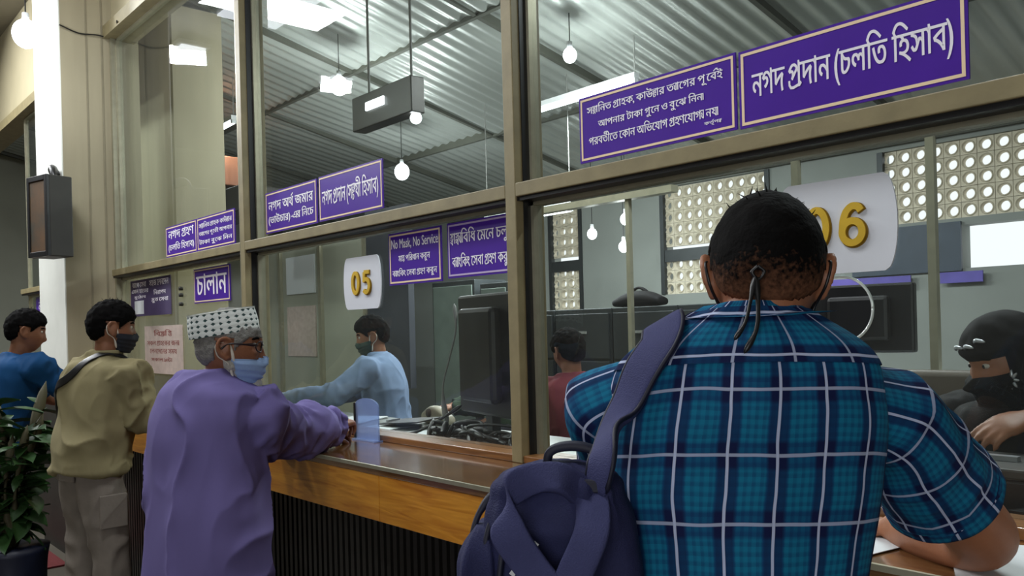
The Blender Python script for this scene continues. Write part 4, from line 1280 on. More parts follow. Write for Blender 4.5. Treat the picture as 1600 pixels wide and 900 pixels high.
    def mask(s, m, strap, z0=-.108, z1=-.020, off=.010, loops=True):
        def mk(x, y, z):
            return np.minimum(np.minimum(z - z0, z1 + .012 * np.exp(-(x / .02) ** 2) - z), (y - .012) * 1.0)
        g, _ = s.H.shell(mk, lambda x, y, z: np.maximum(.003, off - .002 + .016 * np.exp(-(x / .036) ** 2) - .9 * (.020 * np.exp(-(x / .011) ** 2 - ((z + .032) / .014) ** 2) + .013 * np.exp(-(x / .009) ** 2 - ((z + .010) / .022) ** 2))) + .0018 * np.sin(z * 420), rough=.0006, inner=.002)
        o = build('face_mask', g, m, s.t, smooth=True)
        if loops:
            for sx in (-1, 1):
                P = [(sx * .066, .022, z1 - .012), (sx * .080, -.004, .018), (sx * .088, -.030, .010), (sx * .082, -.026, -.022), (sx * .068, .004, -.045), (sx * .052, .020, z0 + .022)]
                build('ear_loop', tube([s.H.w(p) for p in P], .0022, 8, 40), strap, o, smooth=True)
        return o
    def eyes(s):
        for sx in (-1, 1):
            e = build('eye', ellip(s.H.w((sx * .031, .0705, .013)), s.H.d((.0125, 0, 0)), s.H.d((0, .0115, 0)), s.H.d((0, 0, .0085)), 16, 10), M['eyew'], s.t, smooth=True)
            build('iris', ellip(s.H.w((sx * .031, .0805, .013)), s.H.d((.0055, 0, 0)), s.H.d((0, .0025, 0)), s.H.d((0, 0, .0055)), 12, 8), M['eyeb'], e, smooth=True)
            build('eyebrow', tube([s.H.w((sx * .016, .083, .030)), s.H.w((sx * .032, .082, .035)), s.H.w((sx * .050, .068, .030))], [.003, .004, .002], 8, 16), M['hair'], s.t, smooth=True)
    def collar(s, m, h=.035, r=.066, lean=.0):
        P = []
        g = Geo(); n = 40; vs = []; fs = []
        up = nrm(s.H.w((0, 0, -.06)) - s.nk)
        for j, (dz, dr) in enumerate(((-.012, .006), (h * .55, .001), (h, .0), (h * 1.0, .007), (h * .5, .011), (-.008, .022))):
            for i in range(n):
                a = 2 * math.pi * i / n
                d = s.R * math.cos(a) + s.F * math.sin(a) * .95
                dip = .030 * max(0, math.sin(a)) ** 2
                vs.append(s.nk + d * (r + dr) * s.k + up * (dz - dip) )
        for j in range(5):
            for i in range(n): fs.append((j * n + i, j * n + (i + 1) % n, (j + 1) * n + (i + 1) % n, (j + 1) * n + i))
        uvs = [[(q % n / n * .42, q // n * .012) for q in f] for f in fs]
        g.add(vs, fs, uvs)
        return build('collar', g, m, s.t, smooth=True)

A_ = lambda *p: np.array(p, float)

# ---------------------------------------------------------------- man in the plaid shirt (back view, writing at the counter)
p1 = Person('man in blue plaid shirt seen from behind, head bowed over the counter', (-.66, -.95), (-.66, .75),
            (-.655, -.935, .97), (-.690, -.860, 1.27), (-.676, -.838, 1.505), (-.670, -.792, 1.562), (-.50, .74, -.40), (-.14, .28, .95), skin='skinA', voxel=.0048)
p1.arm('R', (-.558, -.645, 1.345), (-.540, -.350, 1.105), (-.730, -.235, 1.075), (-.85, .45, -.12), (0, 0, 1), r=(.056, .056, .052, .030), curl=(.5, .6, .4))
p1.arm('L', (-.838, -.960, 1.370), (-.925, -.760, 1.135), (-.905, -.46, 1.085), (.15, 1, -.05), (0, 0, 1), r=(.056, .050, .043, .028))
p1.set_legs(.11, .0, .03)
p1.body()
p1.trousers(M['darktrouser'])
_hm = fademat('fading_black_hair', '#0a0909', '#6e4a36')
p1.hair(_hm, front=.045, nape=-.085, side=-.030, off=.015, tufts=70, fade=.22, rough=.0018)
# shirt: back and front panel, yoke, two short sleeves, collar - each with its own run of the check
rg = p1.torso_rings(.010, [(p1.pel - A_(0, 0, .09), p1.R * .178, p1.F * .130)], shoulder=.185, depth=.112, waist=.160)
_f = cloth_folds(.010, 5, 9, 3)
_gb = loft(rg, 128, 150, 2.35, disp=_f)
build('shirt_body', _gb, M['plaid'], p1.t, smooth=True)
# yoke: doubled cloth over the shoulders with the check turned sideways
_V = _gb.v[0][:128 * 150].reshape(150, 128, 3)
_j0 = int(np.argmax(_V[:, :, 2].mean(1) > 1.425))
_Y = _V[_j0:148]; _cy = _Y.mean(1, keepdims=True); _rd = _Y - _cy; _Y = _Y + _rd / np.linalg.norm(_rd, axis=2, keepdims=True) * .0028
_n = len(_Y); _fs = []; _uv = []
_ac = np.concatenate([[0], np.cumsum(np.linalg.norm(np.roll(_V[int(150 * .62)], -1, 0) - _V[int(150 * .62)], axis=1))])
_sv = np.concatenate([[0], np.cumsum(np.linalg.norm(np.diff(_Y[:, 96], axis=0), axis=1))])
for _j in range(_n - 1):
    for _i in range(128):
        _k = (_i + 1) % 128
        _fs.append((_j * 128 + _i, _j * 128 + _k, (_j + 1) * 128 + _k, (_j + 1) * 128 + _i))
        _uv.append([(_sv[_j] + .048, _ac[_i]), (_sv[_j] + .048, _ac[_i + 1]), (_sv[_j + 1] + .048, _ac[_i + 1]), (_sv[_j + 1] + .048, _ac[_i])])
build('yoke', Geo().add(_Y.reshape(-1, 3), _fs, _uv), M['plaid'], p1.t, smooth=True)
for sd in ('R', 'L'):
    sh, el, wr = p1.arms[sd]
    inn = sh + (p1.nk - sh) * .36; inn[2] = sh[2] + .022
    L_ = .56 if sd == 'R' else .62
    e2 = sh + (el - sh) * L_
    g = tube([inn, sh, sh * .6 + e2 * .4, e2 * .94 + sh * .06, e2], ([.066, .074, .082, .090, .092] if sd == 'R' else [.060, .070, .072, .074, .074]), 60, 70, hint=(p1.F if sd == 'R' else p1.F), round_ends=False, disp=limb_folds(.010, 31, 20))
    build('sleeve', g, M['plaid'], p1.t, smooth=True)
    ax = nrm(el - sh)
    build('sleeve_hem', tube([e2 - ax * .02, e2 + ax * .001], ([.0930, .0942] if sd == 'R' else [.0750, .0760]), 48, 8, hint=p1.F, round_ends=False), M['plaid'], p1.t, smooth=True)
p1.collar(M['plaid'], .056, .069)
mk = p1.mask(M['maskdark'], M['blackpl'])
# tied mask cord hanging at the nape
bk = p1.H.w((0, -.100, -.058))
nk_b = p1.nk - p1.F * .080 + A_(0, 0, .040)
cd = Geo()
tube([nk_b + p1.R * .004 + A_(0, 0, .028), nk_b + p1.R * .012 + A_(0, 0, .020), nk_b + p1.R * .004 + A_(0, 0, .010), nk_b - p1.R * .004 + A_(0, 0, .020), nk_b + p1.R * .004 + A_(0, 0, .028)], .0028, 8, 40, round_ends=False, g=cd)
tube([nk_b + A_(0, 0, .012), nk_b - p1.F * .016 - A_(0, 0, .025), nk_b - p1.F * .030 - p1.R * .006 - A_(0, 0, .060), nk_b - p1.F * .036 - p1.R * .022 - A_(0, 0, .088)], [.0035, .0030, .0030, .0024], 8, 40, g=cd)
tube([nk_b + A_(0, 0, .012), nk_b - p1.F * .016 - p1.R * .010 - A_(0, 0, .020), nk_b - p1.F * .028 - p1.R * .020 - A_(0, 0, .050), nk_b - p1.F * .034 - p1.R * .034 - A_(0, 0, .070)], [.0030, .0026, .0026, .0024], 8, 40, g=cd)
tag(build('mask_cord', cd, M['blackpl'], p1.t, smooth=True), 'black mask cord knotted at the nape')

# ---------------------------------------------------------------- man in the purple robe
p2 = Person('elderly bearded man in purple robe and white patterned cap leaning on the counter', (-2.67, -.86), (-.22, .975),
            (-2.665, -.860, .90), (-2.690, -.835, 1.17), (-2.690, -.818, 1.365), (-2.640, -.775, 1.452), (.50, .86, -.08), (0, 0, 1), hk=1.06, skin='skinB', voxel=.0045)
p2.arm('R', (-2.570, -.780, 1.215), (-2.700, -.545, 1.150), (-2.835, -.29, 1.130), (-.50, .85, .10), (.1, .1, 1), curl=(.75, .9, .6))
p2.arm('L', (-2.86, -.845, 1.27), (-2.98, -.56, 1.12), (-2.96, -.30, 1.095), (.0, 1, -.05), (0, 0, 1), curl=(.5, .6, .5))
p2.set_legs(.11, .03, .02)
p2.body()
p2.trousers(M['whitepl'])
F, R = p2.F, p2.R
bot = [(A_(-2.675, -.88, .42), R * .222, F * .195), (A_(-2.670, -.87, .62), R * .210, F * .178)]
p2.shirt(M['robe'], .030, bot, 2.0, (.092, .098, .080, .050), .026, .007, 'robe', 9, (9, 1.3), .030, crease=.018, csc=(6.5, 6.5, 1.8), shoulder=.162, depth=.112, waist=.172, hips=.185)
p2.collar(M['robe'], .034, .068)
build('robe_button_strip', tube([p2.nk + F * .09 - A_(0, 0, .02), p2.ch + F * .165, p2.pel + F * .16], .008, 8, 20), M['robe_dark'], p2.t, smooth=True)
p2.hair(M['greyhair'], front=.035, nape=-.070, side=-.020, off=.007)
p2.eyes()
fm = p2.mask(M['maskblue'], M['strapw'], z0=-.112, z1=-.028, off=.013)
# beard below the mask
g, _ = p2.H.shell(lambda x, y, z: np.minimum(np.minimum(-.070 - z + .035 * sstep(np.abs(x), .03, .06), y + .012), 1), lambda x, y, z: .009 + .005 * sstep(y, .03, .08), rough=.006, rs=120)
tube([p2.H.w((0, .072, -.100)), p2.H.w((0, .082, -.135)), p2.H.w((0, .072, -.172)), p2.H.w((0, .060, -.190))], [.026, .024, .016, .005], 16, 24, g=g, disp=lambda U, V, A: (vnoise(np.stack([A.ravel() * 4, V.ravel() * 40, A.ravel()], 1), 4).reshape(U.shape) - .5) * .010)
build('beard', g, M['beard'], p2.t, smooth=True)
# glasses
gl = Geo()
for sx in (-1, 1):
    C_ = (sx * .033, .093, .008)
    P = [p2.H.w((C_[0] + .024 * math.cos(a), C_[1] - abs(.012 * math.cos(a)) * (1 if sx * math.cos(a) > 0 else 0), C_[2] + .016 * math.sin(a))) for a in np.linspace(0, 2 * math.pi, 25)]
    tube(P, .0022, 8, 60, round_ends=False, g=gl)
    tube([p2.H.w((sx * .056, .085, .014)), p2.H.w((sx * .078, .045, .014)), p2.H.w((sx * .082, .002, .012)), p2.H.w((sx * .083, -.018, -.004))], .0026, 8, 30, g=gl)
tube([p2.H.w((-.009, .096, .014)), p2.H.w((.009, .096, .014))], .002, 8, 6, g=gl)
tag(build('glasses', gl, M['frame'], p2.t, smooth=True), 'thin dark glasses frame')
# knitted cap: a low drum with a flat crown
Hh = p2.H; cg = Geo()
cap_up = Hh.d((0, -.22, 1)); cf = Hh.d((0, 1, .22)); cr = Hh.d((1, 0, 0)); cc = Hh.w((0, -.018, .040))
loft([(cc, cr * .087, cf * .109), (cc + cap_up * .03, cr * .087, cf * .109), (cc + cap_up * .070, cr * .083, cf * .104)], 72, 16, 2.0, cap=(False, False), g=cg)
build('cap_band', cg, M['cap'], p2.t, smooth=True)
loft([(cc + cap_up * .069, cr * .0815, cf * .1035), (cc + cap_up * .074, cr * .078, cf * .100), (cc + cap_up * .0765, cr * .06, cf * .08), (cc + cap_up * .077, cr * .03, cf * .04)], 48, 12, 2.0, g=(cg2 := Geo()))
tag(build('cap_crown', cg2, mat('cap_white', '#dfe3dd', .9, 0, .05, 40), p2.t, smooth=True), 'white flat crown of the cap')

# ---------------------------------------------------------------- man in khaki
p3 = Person('man in khaki shirt and grey cargo trousers leaning on the far counter', (-4.16, -.80), (-.1, 1.0),
            (-4.15, -.80, .95), (-4.13, -.755, 1.22), (-4.11, -.735, 1.405), (-4.075, -.715, 1.535), (.18, .97, -.12), (0, 0, 1), skin='skinC', voxel=.006)
p3.arm('R', (-3.955, -.705, 1.335), (-3.945, -.625, 1.125), (-4.16, -.45, 1.135), (-.6, .8, -.1), (0, 0, 1))
p3.arm('L', (-4.275, -.745, 1.345), (-4.47, -.58, 1.13), (-4.45, -.31, 1.085), (.2, 1, 0), (0, 0, 1))
p3.set_legs(.12, .0, .03)
p3.body(); tr = p3.trousers(M['greyslack'], .022)
p3.shirt(M['khaki'], .026, None, 2.0, (.086, .080, .068, .054), .022, .007, 'shirt', 14, (9, 5), .024, crease=.024, csc=(6, 6, 4), shoulder=.172, depth=.120, waist=.170)
p3.collar(M['khaki'], .036, .066)
p3.hair(M['hair'], front=.04, nape=-.075, off=.018, tufts=60)
p3.eyes(); p3.mask(M['maskdark'], M['strapw'])
F, R = p3.F, p3.R
sh3 = next(o for o in p3.t.children if o.name.startswith('shirt'))
_sg, _ = strap_on(surface(sh3), [p3.nk + R * .085 + F * .08 - A_(0, 0, .06), p3.nk + R * .075 - F * .01 + A_(0, 0, .01), p3.nk - F * .14 + R * .02 - A_(0, 0, .075), p3.ch - F * .20 - R * .09 + A_(0, 0, .03), p3.ch - F * .16 - R * .20 - A_(0, 0, .05), p3.ch - F * .02 - R * .25 - A_(0, 0, .16)], .018, .008)
build('bag_strap', _sg, M['blackpl'], p3.t, smooth=True)
_tb = surface(tr)
for sd in (-1, 1):
    hip, kn, an = p3.legs[0 if sd < 0 else 1]
    for nm, q, hx, hz in (('cargo_pocket', hip * .55 + kn * .45 + R * sd * .2, .06, .075), ('back_pocket', p3.pel - F * .3 + R * sd * .08 - A_(0, 0, .07), .052, .055)):
        loc, nn, _, _ = _tb.find_nearest(Vector(q)); nn = nrm((nn[0], nn[1], 0)); sx_ = np.cross(A_(0, 0, 1), nn)
        build(nm, Geo().obox(np.array(loc) + nn * .002, sx_ * hx, nn * .007, A_(0, 0, hz)), M['greyslack'], p3.t, bevel=.005)
build('belt', loft([(p3.pel + A_(0, 0, .03), R * .176, F * .135), (p3.pel + A_(0, 0, .06), R * .174, F * .133)], 40, 6, 2.3), M['dark'], p3.t, smooth=True)

# ---------------------------------------------------------------- man in blue beyond the pilaster
p4 = Person('man in blue shirt half hidden by the pilaster at far left', (-5.42, -.90), (.1, 1.0),
            (-5.42, -.92, .95), (-5.41, -.87, 1.21), (-5.39, -.84, 1.40), (-5.345, -.80, 1.535), (.22, .96, -.18), (0, 0, 1), skin='skinC', voxel=.008)
p4.arm('R', (-5.235, -.80, 1.345), (-5.20, -.55, 1.15), (-5.33, -.30, 1.09), (-.4, .9, 0), (0, 0, 1))
p4.arm('L', (-5.57, -.86, 1.345), (-5.66, -.62, 1.13), (-5.58, -.33, 1.09), (.1, 1, 0), (0, 0, 1))
p4.set_legs(.11, 0, .02); p4.body(); p4.trousers(M['darktrouser'])
p4.shirt(M['blueshirt'], .022, None, .85, amp=.018, voxel=.009, seed=21)
p4.hair(M['hair'], nape=-.07, off=.020, tufts=40); p4.eyes()

# ---------------------------------------------------------------- clerks behind the glass
def clerk(label, loc, face, headf, shirt, skin, zt=1.53, mask=None, arms=None, hk=1.0, seed=30, sleeve=2.0, head_off=(0, 0, 0), hair=True):
    x, y = loc; F = nrm((face[0], face[1], 0)); R = np.array((F[1], -F[0], 0))
    pel = A_(x, y, zt - .72); ch = pel + F * .03 + A_(0, 0, .30); nk = pel + F * .07 + A_(0, 0, .49); hd = nk + F * .035 + A_(0, 0, .125) + np.array(head_off)
    p = Person(label, (x, y, 0), face, pel, ch, nk, hd, headf, (0, 0, 1), skin=skin, voxel=.007)
    arms = arms or {}
    for sd, q in (('R', 1), ('L', -1)):
        sh = nk + R * q * .165 - A_(0, 0, .065)
        el, wr = arms.get(sd, (sh + F * .12 + R * q * .06 - A_(0, 0, .25), sh + F * .34 + R * q * -.02 - A_(0, 0, .27)))
        p.arm(sd, sh, el, wr, arms.get(sd + 'f', A_(*nrm(np.array(wr) - np.array(el)))), arms.get(sd + 'b', (0, 0, 1)), curl=arms.get('curl', (.35, .4, .3)), hk=hk)
    kz = max(.45, pel[2] - .10)
    p.set_legs(feet=[pel - R * .11 + F * .42 + A_(0, 0, .09 - pel[2]), pel + R * .11 + F * .42 + A_(0, 0, .09 - pel[2]), pel - R * .11 + F * .40 - A_(0, 0, .06), pel + R * .11 + F * .40 - A_(0, 0, .06)])
    p.body(); p.trousers(M['darktrouser'])
    if shirt: p.shirt(M[shirt], .020, None, sleeve, amp=.018, voxel=.008, seed=seed)
    p.eyes()
    if mask: p.mask(M[mask], M['strapw'])
    # stool carrying the clerk
    st = thing('office_stool', (x, y, 0), 'tall stool under the ' + label.split(' and ')[0].split(' sitting')[0].split(' just')[0], 'stool')
    sz = pel[2] - .125
    build('seat', loft([(A_(x, y, sz - .06), R * .19, F * .19), (A_(x, y, sz), R * .20, F * .20)], 28, 6, 3.5), M['blackpl'], st, smooth=True)
    build('stem', cyl((x, y, .06), (x, y, sz - .05), .03), M['steel'], st, smooth=True)
    for q in range(5):
        a_ = q * 1.2566
        build('foot', tube([(x, y, .07), (x + .25 * math.cos(a_), y + .25 * math.sin(a_), .03)], .02, 8, 8), M['steel'], st, smooth=True)
    return p
# man in pale blue shirt at desk 05
c1 = clerk('clerk in pale blue shirt and dark mask working behind plate 05', (-4.36, .98), (-.75, -.66), (-.56, -.82, -.25), 'skyshirt', 'skinC', 1.56, 'maskgreen',
           arms={'R': ((-4.64, .93, 1.12), (-4.86, .70, 1.07)), 'L': ((-4.36, .60, 1.13), (-4.66, .36, 1.07))})
c1.hair(M['hair'], nape=-.07, off=.022, tufts=40); c1.collar(M['skyshirt'], .034, .064)
# seated person in maroon
c2 = clerk('seated clerk in maroon top just right of the middle post', (-3.10, 1.35), (-.9, .3), (-.9, .2, -.2), 'maroon', 'skinC', 1.45, None, seed=33)
c2.hair(M['hair'], nape=-.08, off=.022, tufts=30)
# person in dark green further back
c3 = clerk('clerk in bottle green sitting behind the pale blue clerk', (-4.75, 2.3), (-.6, -.8), (-.6, -.8, -.1), 'greenshirt', 'skinC', 1.46, None, seed=35)
c3.hair(M['hair'], nape=-.07, off=.022)
# veiled woman at desk 06
c4 = clerk('clerk in black veil and gown with one hand on the desk behind plate 06', (-.74, .72), (-.55, -.83), (-.60, -.75, -.28), None, 'skinA', 1.47, None, hk=1.05,
           arms={'R': ((-1.06, .62, 1.14), (-1.04, .42, 1.075)), 'L': ((-.47, .60, 1.19), (-.675, .475, 1.240)), 'Lf': (-.62, -.74, -.28), 'Lb': (.1, -.42, .9), 'curl': (.22, .35, .3)})
c4.shirt(M['blackcloth'], .035, None, 2.0, (.095, .09, .075, .058), .020, .008, 'gown', 41)
def veil(p):
    H = p.H
    g, _ = H.shell(lambda x, y, z: np.maximum(z - .030 + .0 * x, np.maximum(-y + .040, -.012 - z)), lambda x, y, z: .022 + .010 * sstep(-y, -.02, .08), rough=.004, rs=40)
    build('head_veil', g, M['blackcloth'], p.t, smooth=True)
    gg = Geo()
    nk = p.nk
    loft([(H.w((0, .004, -.03)), H.d((.088, 0, 0)), H.d((0, .098, 0))), (H.w((0, -.005, -.10)), H.d((.090, 0, 0)), H.d((0, .100, 0))), (nk + A_(0, 0, .0), p.R * .14, p.F * .125), (nk - A_(0, 0, .10), p.R * .215, p.F * .165), (nk - A_(0, 0, .20), p.R * .245, p.F * .195)], 60, 50, 2.1, disp=cloth_folds(.018, 44, 12, 3), g=gg)
    build('shoulder_veil', gg, M['blackcloth'], p.t, smooth=True)
    for (x, y, z), s_ in (((-.05, .070, .085), .02), ((-.020, .085, .072), .016), ((.02, .088, .070), .014)):
        build('silver_trim', tube([H.w((x - s_, y + .012, z)), H.w((x, y + .020, z + .006)), H.w((x + s_, y + .014, z - .004))], [.003, .006, .003], 8, 14), M['silver'], p.t, smooth=True)
    loc_, nn_, _, _ = surface(*[o for o in p.t.children if o.name.split('.')[0] in ('shoulder_veil', 'gown')]).ray_cast(Vector((-.60, .05, 1.36)), Vector((-.344, 1.115, -.076)))
    c = np.array(loc_ if loc_ else (-.72, .45, 1.33)) + np.array(nn_ if nn_ else (0, -1, 0)) * .004
    fl = Geo()
    for q in range(8):
        a_ = q * math.pi / 4; d = p.R * math.cos(a_) + A_(0, 0, 1) * math.sin(a_)
        ellip(c + p.F * .004 + d * .014, d * .014, np.cross(p.F, d) * .0045, p.F * .004, 10, 6, fl)
    tag(build('brooch', fl, M['silver'], p.t, smooth=True), 'white flower brooch on the veil')
veil(c4)
# ------------------------------------------------------------------ backpack on the plaid man's left shoulder
F, R = p1.F, p1.R
bp = thing('backpack', (-.80, -1.10, .80), 'dark blue backpack slung from the left shoulder of the man in plaid', 'backpack')
bF = nrm((-.62, .78, 0)); bR = A_(bF[1], -bF[0], 0)         # bag's own axes: bF away from the camera, bR to the right
bc = A_(-.790, -1.120, 1.165)
Z1 = A_(0, 0, 1); KB = .80; bR = bR * KB; bF = bF * KB; Z = Z1 * KB
def bring(z, w, d, off=0.0, dx=0.0): return (bc + Z * z + bF * off + bR * dx, bR * w, bF * d)
_bf = lambda U, V, A: ((ridge(np.stack([np.cos(A).ravel() * 2, np.sin(A).ravel() * 2, V.ravel() * 9], 1), 51) - .5) * .014).reshape(U.shape)
build('main_body', loft([bring(-.26, .10, .05), bring(-.25, .125, .070), bring(-.12, .135, .080), bring(.04, .130, .078), bring(.13, .112, .070), bring(.175, .080, .052), bring(.190, .03, .02)], 72, 80, 3.2, disp=_bf), M['bag'], bp, smooth=True)
fc = lambda z, x, o=0: bc + Z * z + bR * x - bF * (.082 + o)
build('front_pocket', loft([(fc(-.25, .0), bR * .07, bF * .02), (fc(-.23, .0), bR * .098, bF * .042), (fc(-.10, .0), bR * .100, bF * .046), (fc(-.02, .0), bR * .088, bF * .034), (fc(.005, .0), bR * .05, bF * .012)], 60, 50, 3.4, disp=_bf), M['bag'], bp, smooth=True)
# side gusset panel with zips (left edge in view)
sc = lambda z, y, o=0: bc + Z * z - bR * (.125 + o) + bF * y
build('side_pocket', loft([(sc(-.26, -.01), bR * .02, bF * .04), (sc(-.24, -.01), bR * .038, bF * .062), (sc(-.05, -.01), bR * .040, bF * .064), (sc(.060, -.01), bR * .032, bF * .056), (sc(.088, -.01), bR * .012, bF * .03)], 48, 44, 3.2, disp=_bf), M['bag'], bp, smooth=True)
for q, (x, o) in enumerate(((-.150, .030), (-.120, .064), (-.088, .082))):
    P = [bc + Z * z + bR * (x + dx) - bF * (o + do) for z, dx, do in ((-.26, 0, -.004), (-.10, -.004, .004), (.04, 0, .002), (.10, .012, -.014), (.135, .035, -.03))]
    build('zip', tube(P, .0042, 8, 50), M['bagdark'], bp, smooth=True)
P = [fc(z, x, .040) for z, x in ((-.2, .092), (-.08, .094), (-.015, .075), (.004, .02), (-.002, -.04), (-.03, -.085), (-.12, -.098))]
build('pocket_zip', tube(P, .0042, 8, 60), M['bagdark'], bp, smooth=True)
# shoulder strap in use: over the shoulder and down the back
sh = p1.arms['L'][0]
top = p1.nk + (sh - p1.nk) * .52
_sb = surface(*[o for o in p1.t.children if o.name.split('.')[0] in ('shirt_body', 'sleeve')])
P = [top + F * .15 - Z1 * .14, top + F * .10 - Z1 * .01, top + Z1 * .040, A_(-.723, -1.025, 1.490), A_(-.739, -1.042, 1.434), A_(-.752, -1.056, 1.374), bc + bR * .075 - bF * .06 + Z * .195, bc + bR * .065 - bF * .05 + Z * .150]
_sg, _rg = strap_on(_sb, P, [.024, .030, .031, .030, .027, .020, .017], .011, .007, 80, .26)
st_ = build('shoulder_strap', _sg, M['bag2'], bp, smooth=True)
for q in (-1, 1):
    build('strap_piping', tube([c + x * q + y * .4 for c, x, y in _rg[::2]], .0032, 8, 80), M['bagdark'], st_, smooth=True)
# second strap hanging loose as a loop
P = [bc + bR * .040 + Z * .150 - bF * .05, bc + bR * .005 + Z * .178 - bF * .085, bc - bR * .060 + Z * .165 - bF * .100, bc - bR * .070 + Z * .110 - bF * .118, bc - bR * .030 + Z * .045 - bF * .128, bc + bR * .020 - Z * .010 - bF * .142]
build('loose_strap', ribbon(P, .021, [Z, bF + Z, bR * .2 + Z, bR, bR, bR], .007, n=60), M['bag2'], bp, smooth=True)
P = [bc + bR * .055 + Z * .155 - bF * .04, bc + bR * .060 + Z * .100 - bF * .105, bc + bR * .030 + Z * .030 - bF * .130, bc + bR * .000 - Z * .060 - bF * .150, bc - bR * .005 - Z * .17 - bF * .150]
build('loose_strap', ribbon(P, .022, [bR] * 5, .007, n=50), M['bag2'], bp, smooth=True)
P = [bc - bR * .02 + Z * .165, bc - bR * .015 + Z * .205, bc + bR * .03 + Z * .215, bc + bR * .062 + Z * .205, bc + bR * .07 + Z * .165]
build('carry_handle', ribbon(P, .012, [bF] * 5, .006, n=30), M['bagdark'], bp, smooth=True)
build('strap_adjuster', Geo().obox(bc + bR * .058 + Z * .158 - bF * .055, bR * .026, bF * .008, Z * .012), M['bagdark'], bp, bevel=.004)
build('zip_pull', Geo().obox(bc - bR * .045 + Z * .058 - bF * .118, nrm(bR * .6 + Z * .75) * .026, bF * .002, nrm(bR * -.75 + Z * .6) * .0035), M['whitepl'], bp)

# ------------------------------------------------------------------ on the public counter
t = thing('acrylic_holder', (-2.90, -.03, 1.05), 'pale blue translucent arched slip holder standing on the counter by the glass', 'holder')
def arch(cx, w, z0, z1, y0, y1):
    pts = [(cx - w, z0), (cx + w, z0), (cx + w, z1 - .03)] + [(cx + w * math.cos(a), z1 - .03 + .03 * math.sin(a)) for a in np.linspace(.3, math.pi - .3, 9)] + [(cx - w, z1 - .03)]
    n = len(pts)
    return Geo().add([(x, y0, z) for x, z in pts] + [(x, y1, z) for x, z in pts], [tuple(range(n)), tuple(range(2 * n - 1, n - 1, -1))] + [(i, n + i, n + (i + 1) % n, (i + 1) % n) for i in range(n)])
build('panel', arch(-2.905, .085, 1.052, 1.222, -.1, -.094), M['acrylic'], t)
build('edge', Geo().box((-2.998, -.104, 1.052), (-2.988, -.090, 1.20)), M['blackpl'], t)
build('foot', Geo().box((-2.99, -.12, 1.0505), (-2.82, -.079, 1.056)), M['acrylic'], t)
_pl = Geo().box((-.105, -.148, 0), (.105, .148, .0012)).mesh('paper_sheet'); _pl.materials.append(M['paper'])
for (x, y, rz, z, lab) in ((-.50, -.27, .4, 1.0530, 'white form lying under the right elbow of the plaid man'), (-.80, -.26, -.2, 1.0530, 'paper slip before the plaid man on the counter'), (-.24, -.24, .1, 1.0530, 'loose sheet right of the elbow on the counter')):
    o = tag(link('paper_sheet', _pl, None, None, (x, y, z)), lab, 'paper'); o.rotation_euler = (0, 0, rz)

# ------------------------------------------------------------------ teller desk items
def monitor(loc, rz, w, h, label, mt='blackpl'):
    t = thing('computer_monitor', loc, label, 'monitor'); t.rotation_euler = (0, 0, rz)
    def b(nm, lo, hi, m_, bev=0):
        o = link(nm, Geo().box(lo, hi).mesh(nm), m_, t)
        if bev:
            q = o.modifiers.new('b', 'BEVEL'); q.width = bev; q.segments = 2
        return o
    b('case', (-w / 2, -.03, .10), (w / 2, .03, .10 + h), M[mt], .012)
    b('rear_hump', (-w * .3, -.085, .16), (w * .3, -.03, .04 + h), M[mt], .02)
    b('screen', (-w / 2 + .02, .030, .125), (w / 2 - .02, .032, .08 + h), mat('dark_screen', '#0d1116', .15), 0)
    b('neck', (-.03, -.02, .012), (.03, .02, .12), M[mt]); b('foot', (-.12, -.09, 0), (.12, .09, .014), M[mt], .004)
    return t
monitor((-2.70, .40, 1.02), -.25, .56, .52, 'large black monitor left of the middle post')
monitor((-1.92, 2.18, 1.22), .1, .50, .34, 'black monitor standing on the pale cabinet behind plate 06')
monitor((-1.62, .47, 1.02), .3, .46, .34, 'black monitor hidden behind the plaid man')
# keyboards, stacks of paper, receipt machine, cable tangle
for k, (x, y, rz, n, lab) in enumerate(((-3.42, .33, .2, 5, 'thin stack of white vouchers nearest the blue holder'), (-3.08, .22, -.1, 3, 'pale papers below the tape dispenser by the glass'), (-3.80, .40, .5, 7, 'stack of vouchers in front of the pale blue clerk'), (-1.28, .3, .2, 6, 'stack of vouchers right of the plaid man'))):
    t = thing('paper_stack', (x, y, 1.0205), lab, 'paper stack')
    for q in range(n):
        o = link('sheet', _pl, None, t, (random.uniform(-.006, .006), random.uniform(-.006, .006), .0016 * q)); o.rotation_euler = (0, 0, rz + random.uniform(-.08, .08))
t = thing('clipboard', (-3.35, .48, 1.03), 'black clipboard tilted over the vouchers', 'clipboard')
build('board', Geo().obox((-3.34, .42, 1.052), (.14, .02, .012), (-.015, .09, .004), (0, 0, .003)), M['blackpl'], t)
build('clip', Geo().obox((-3.47, .405, 1.047), (.012, .002, .001), (-.005, .035, .001), (0, 0, .006)), M['silver'], t)
t = thing('tape_dispenser', (-3.34, .585, 1.02), 'cream tape dispenser beside the black monitor', 'dispenser')
build('body', loft([(A_(-3.44, .585, 1.05), A_(0, .03, 0), A_(0, 0, .028)), (A_(-3.38, .585, 1.065), A_(0, .035, 0), A_(0, 0, .044)), (A_(-3.30, .585, 1.058), A_(0, .035, 0), A_(0, 0, .036)), (A_(-3.24, .585, 1.042), A_(0, .03, 0), A_(0, 0, .02))], 24, 20, 3.0), mat('cream_plastic', '#b8b09a', .45), t, smooth=True)
build('roll', cyl((-3.37, .547, 1.075), (-3.37, .617, 1.075), .022), M['dark'], t, smooth=True)
cb = thing('cable_tangle', (-2.55, .25, 1.02), 'heap of black cables on the desk beside the middle post', 'cables')
rr = np.random.default_rng(3)
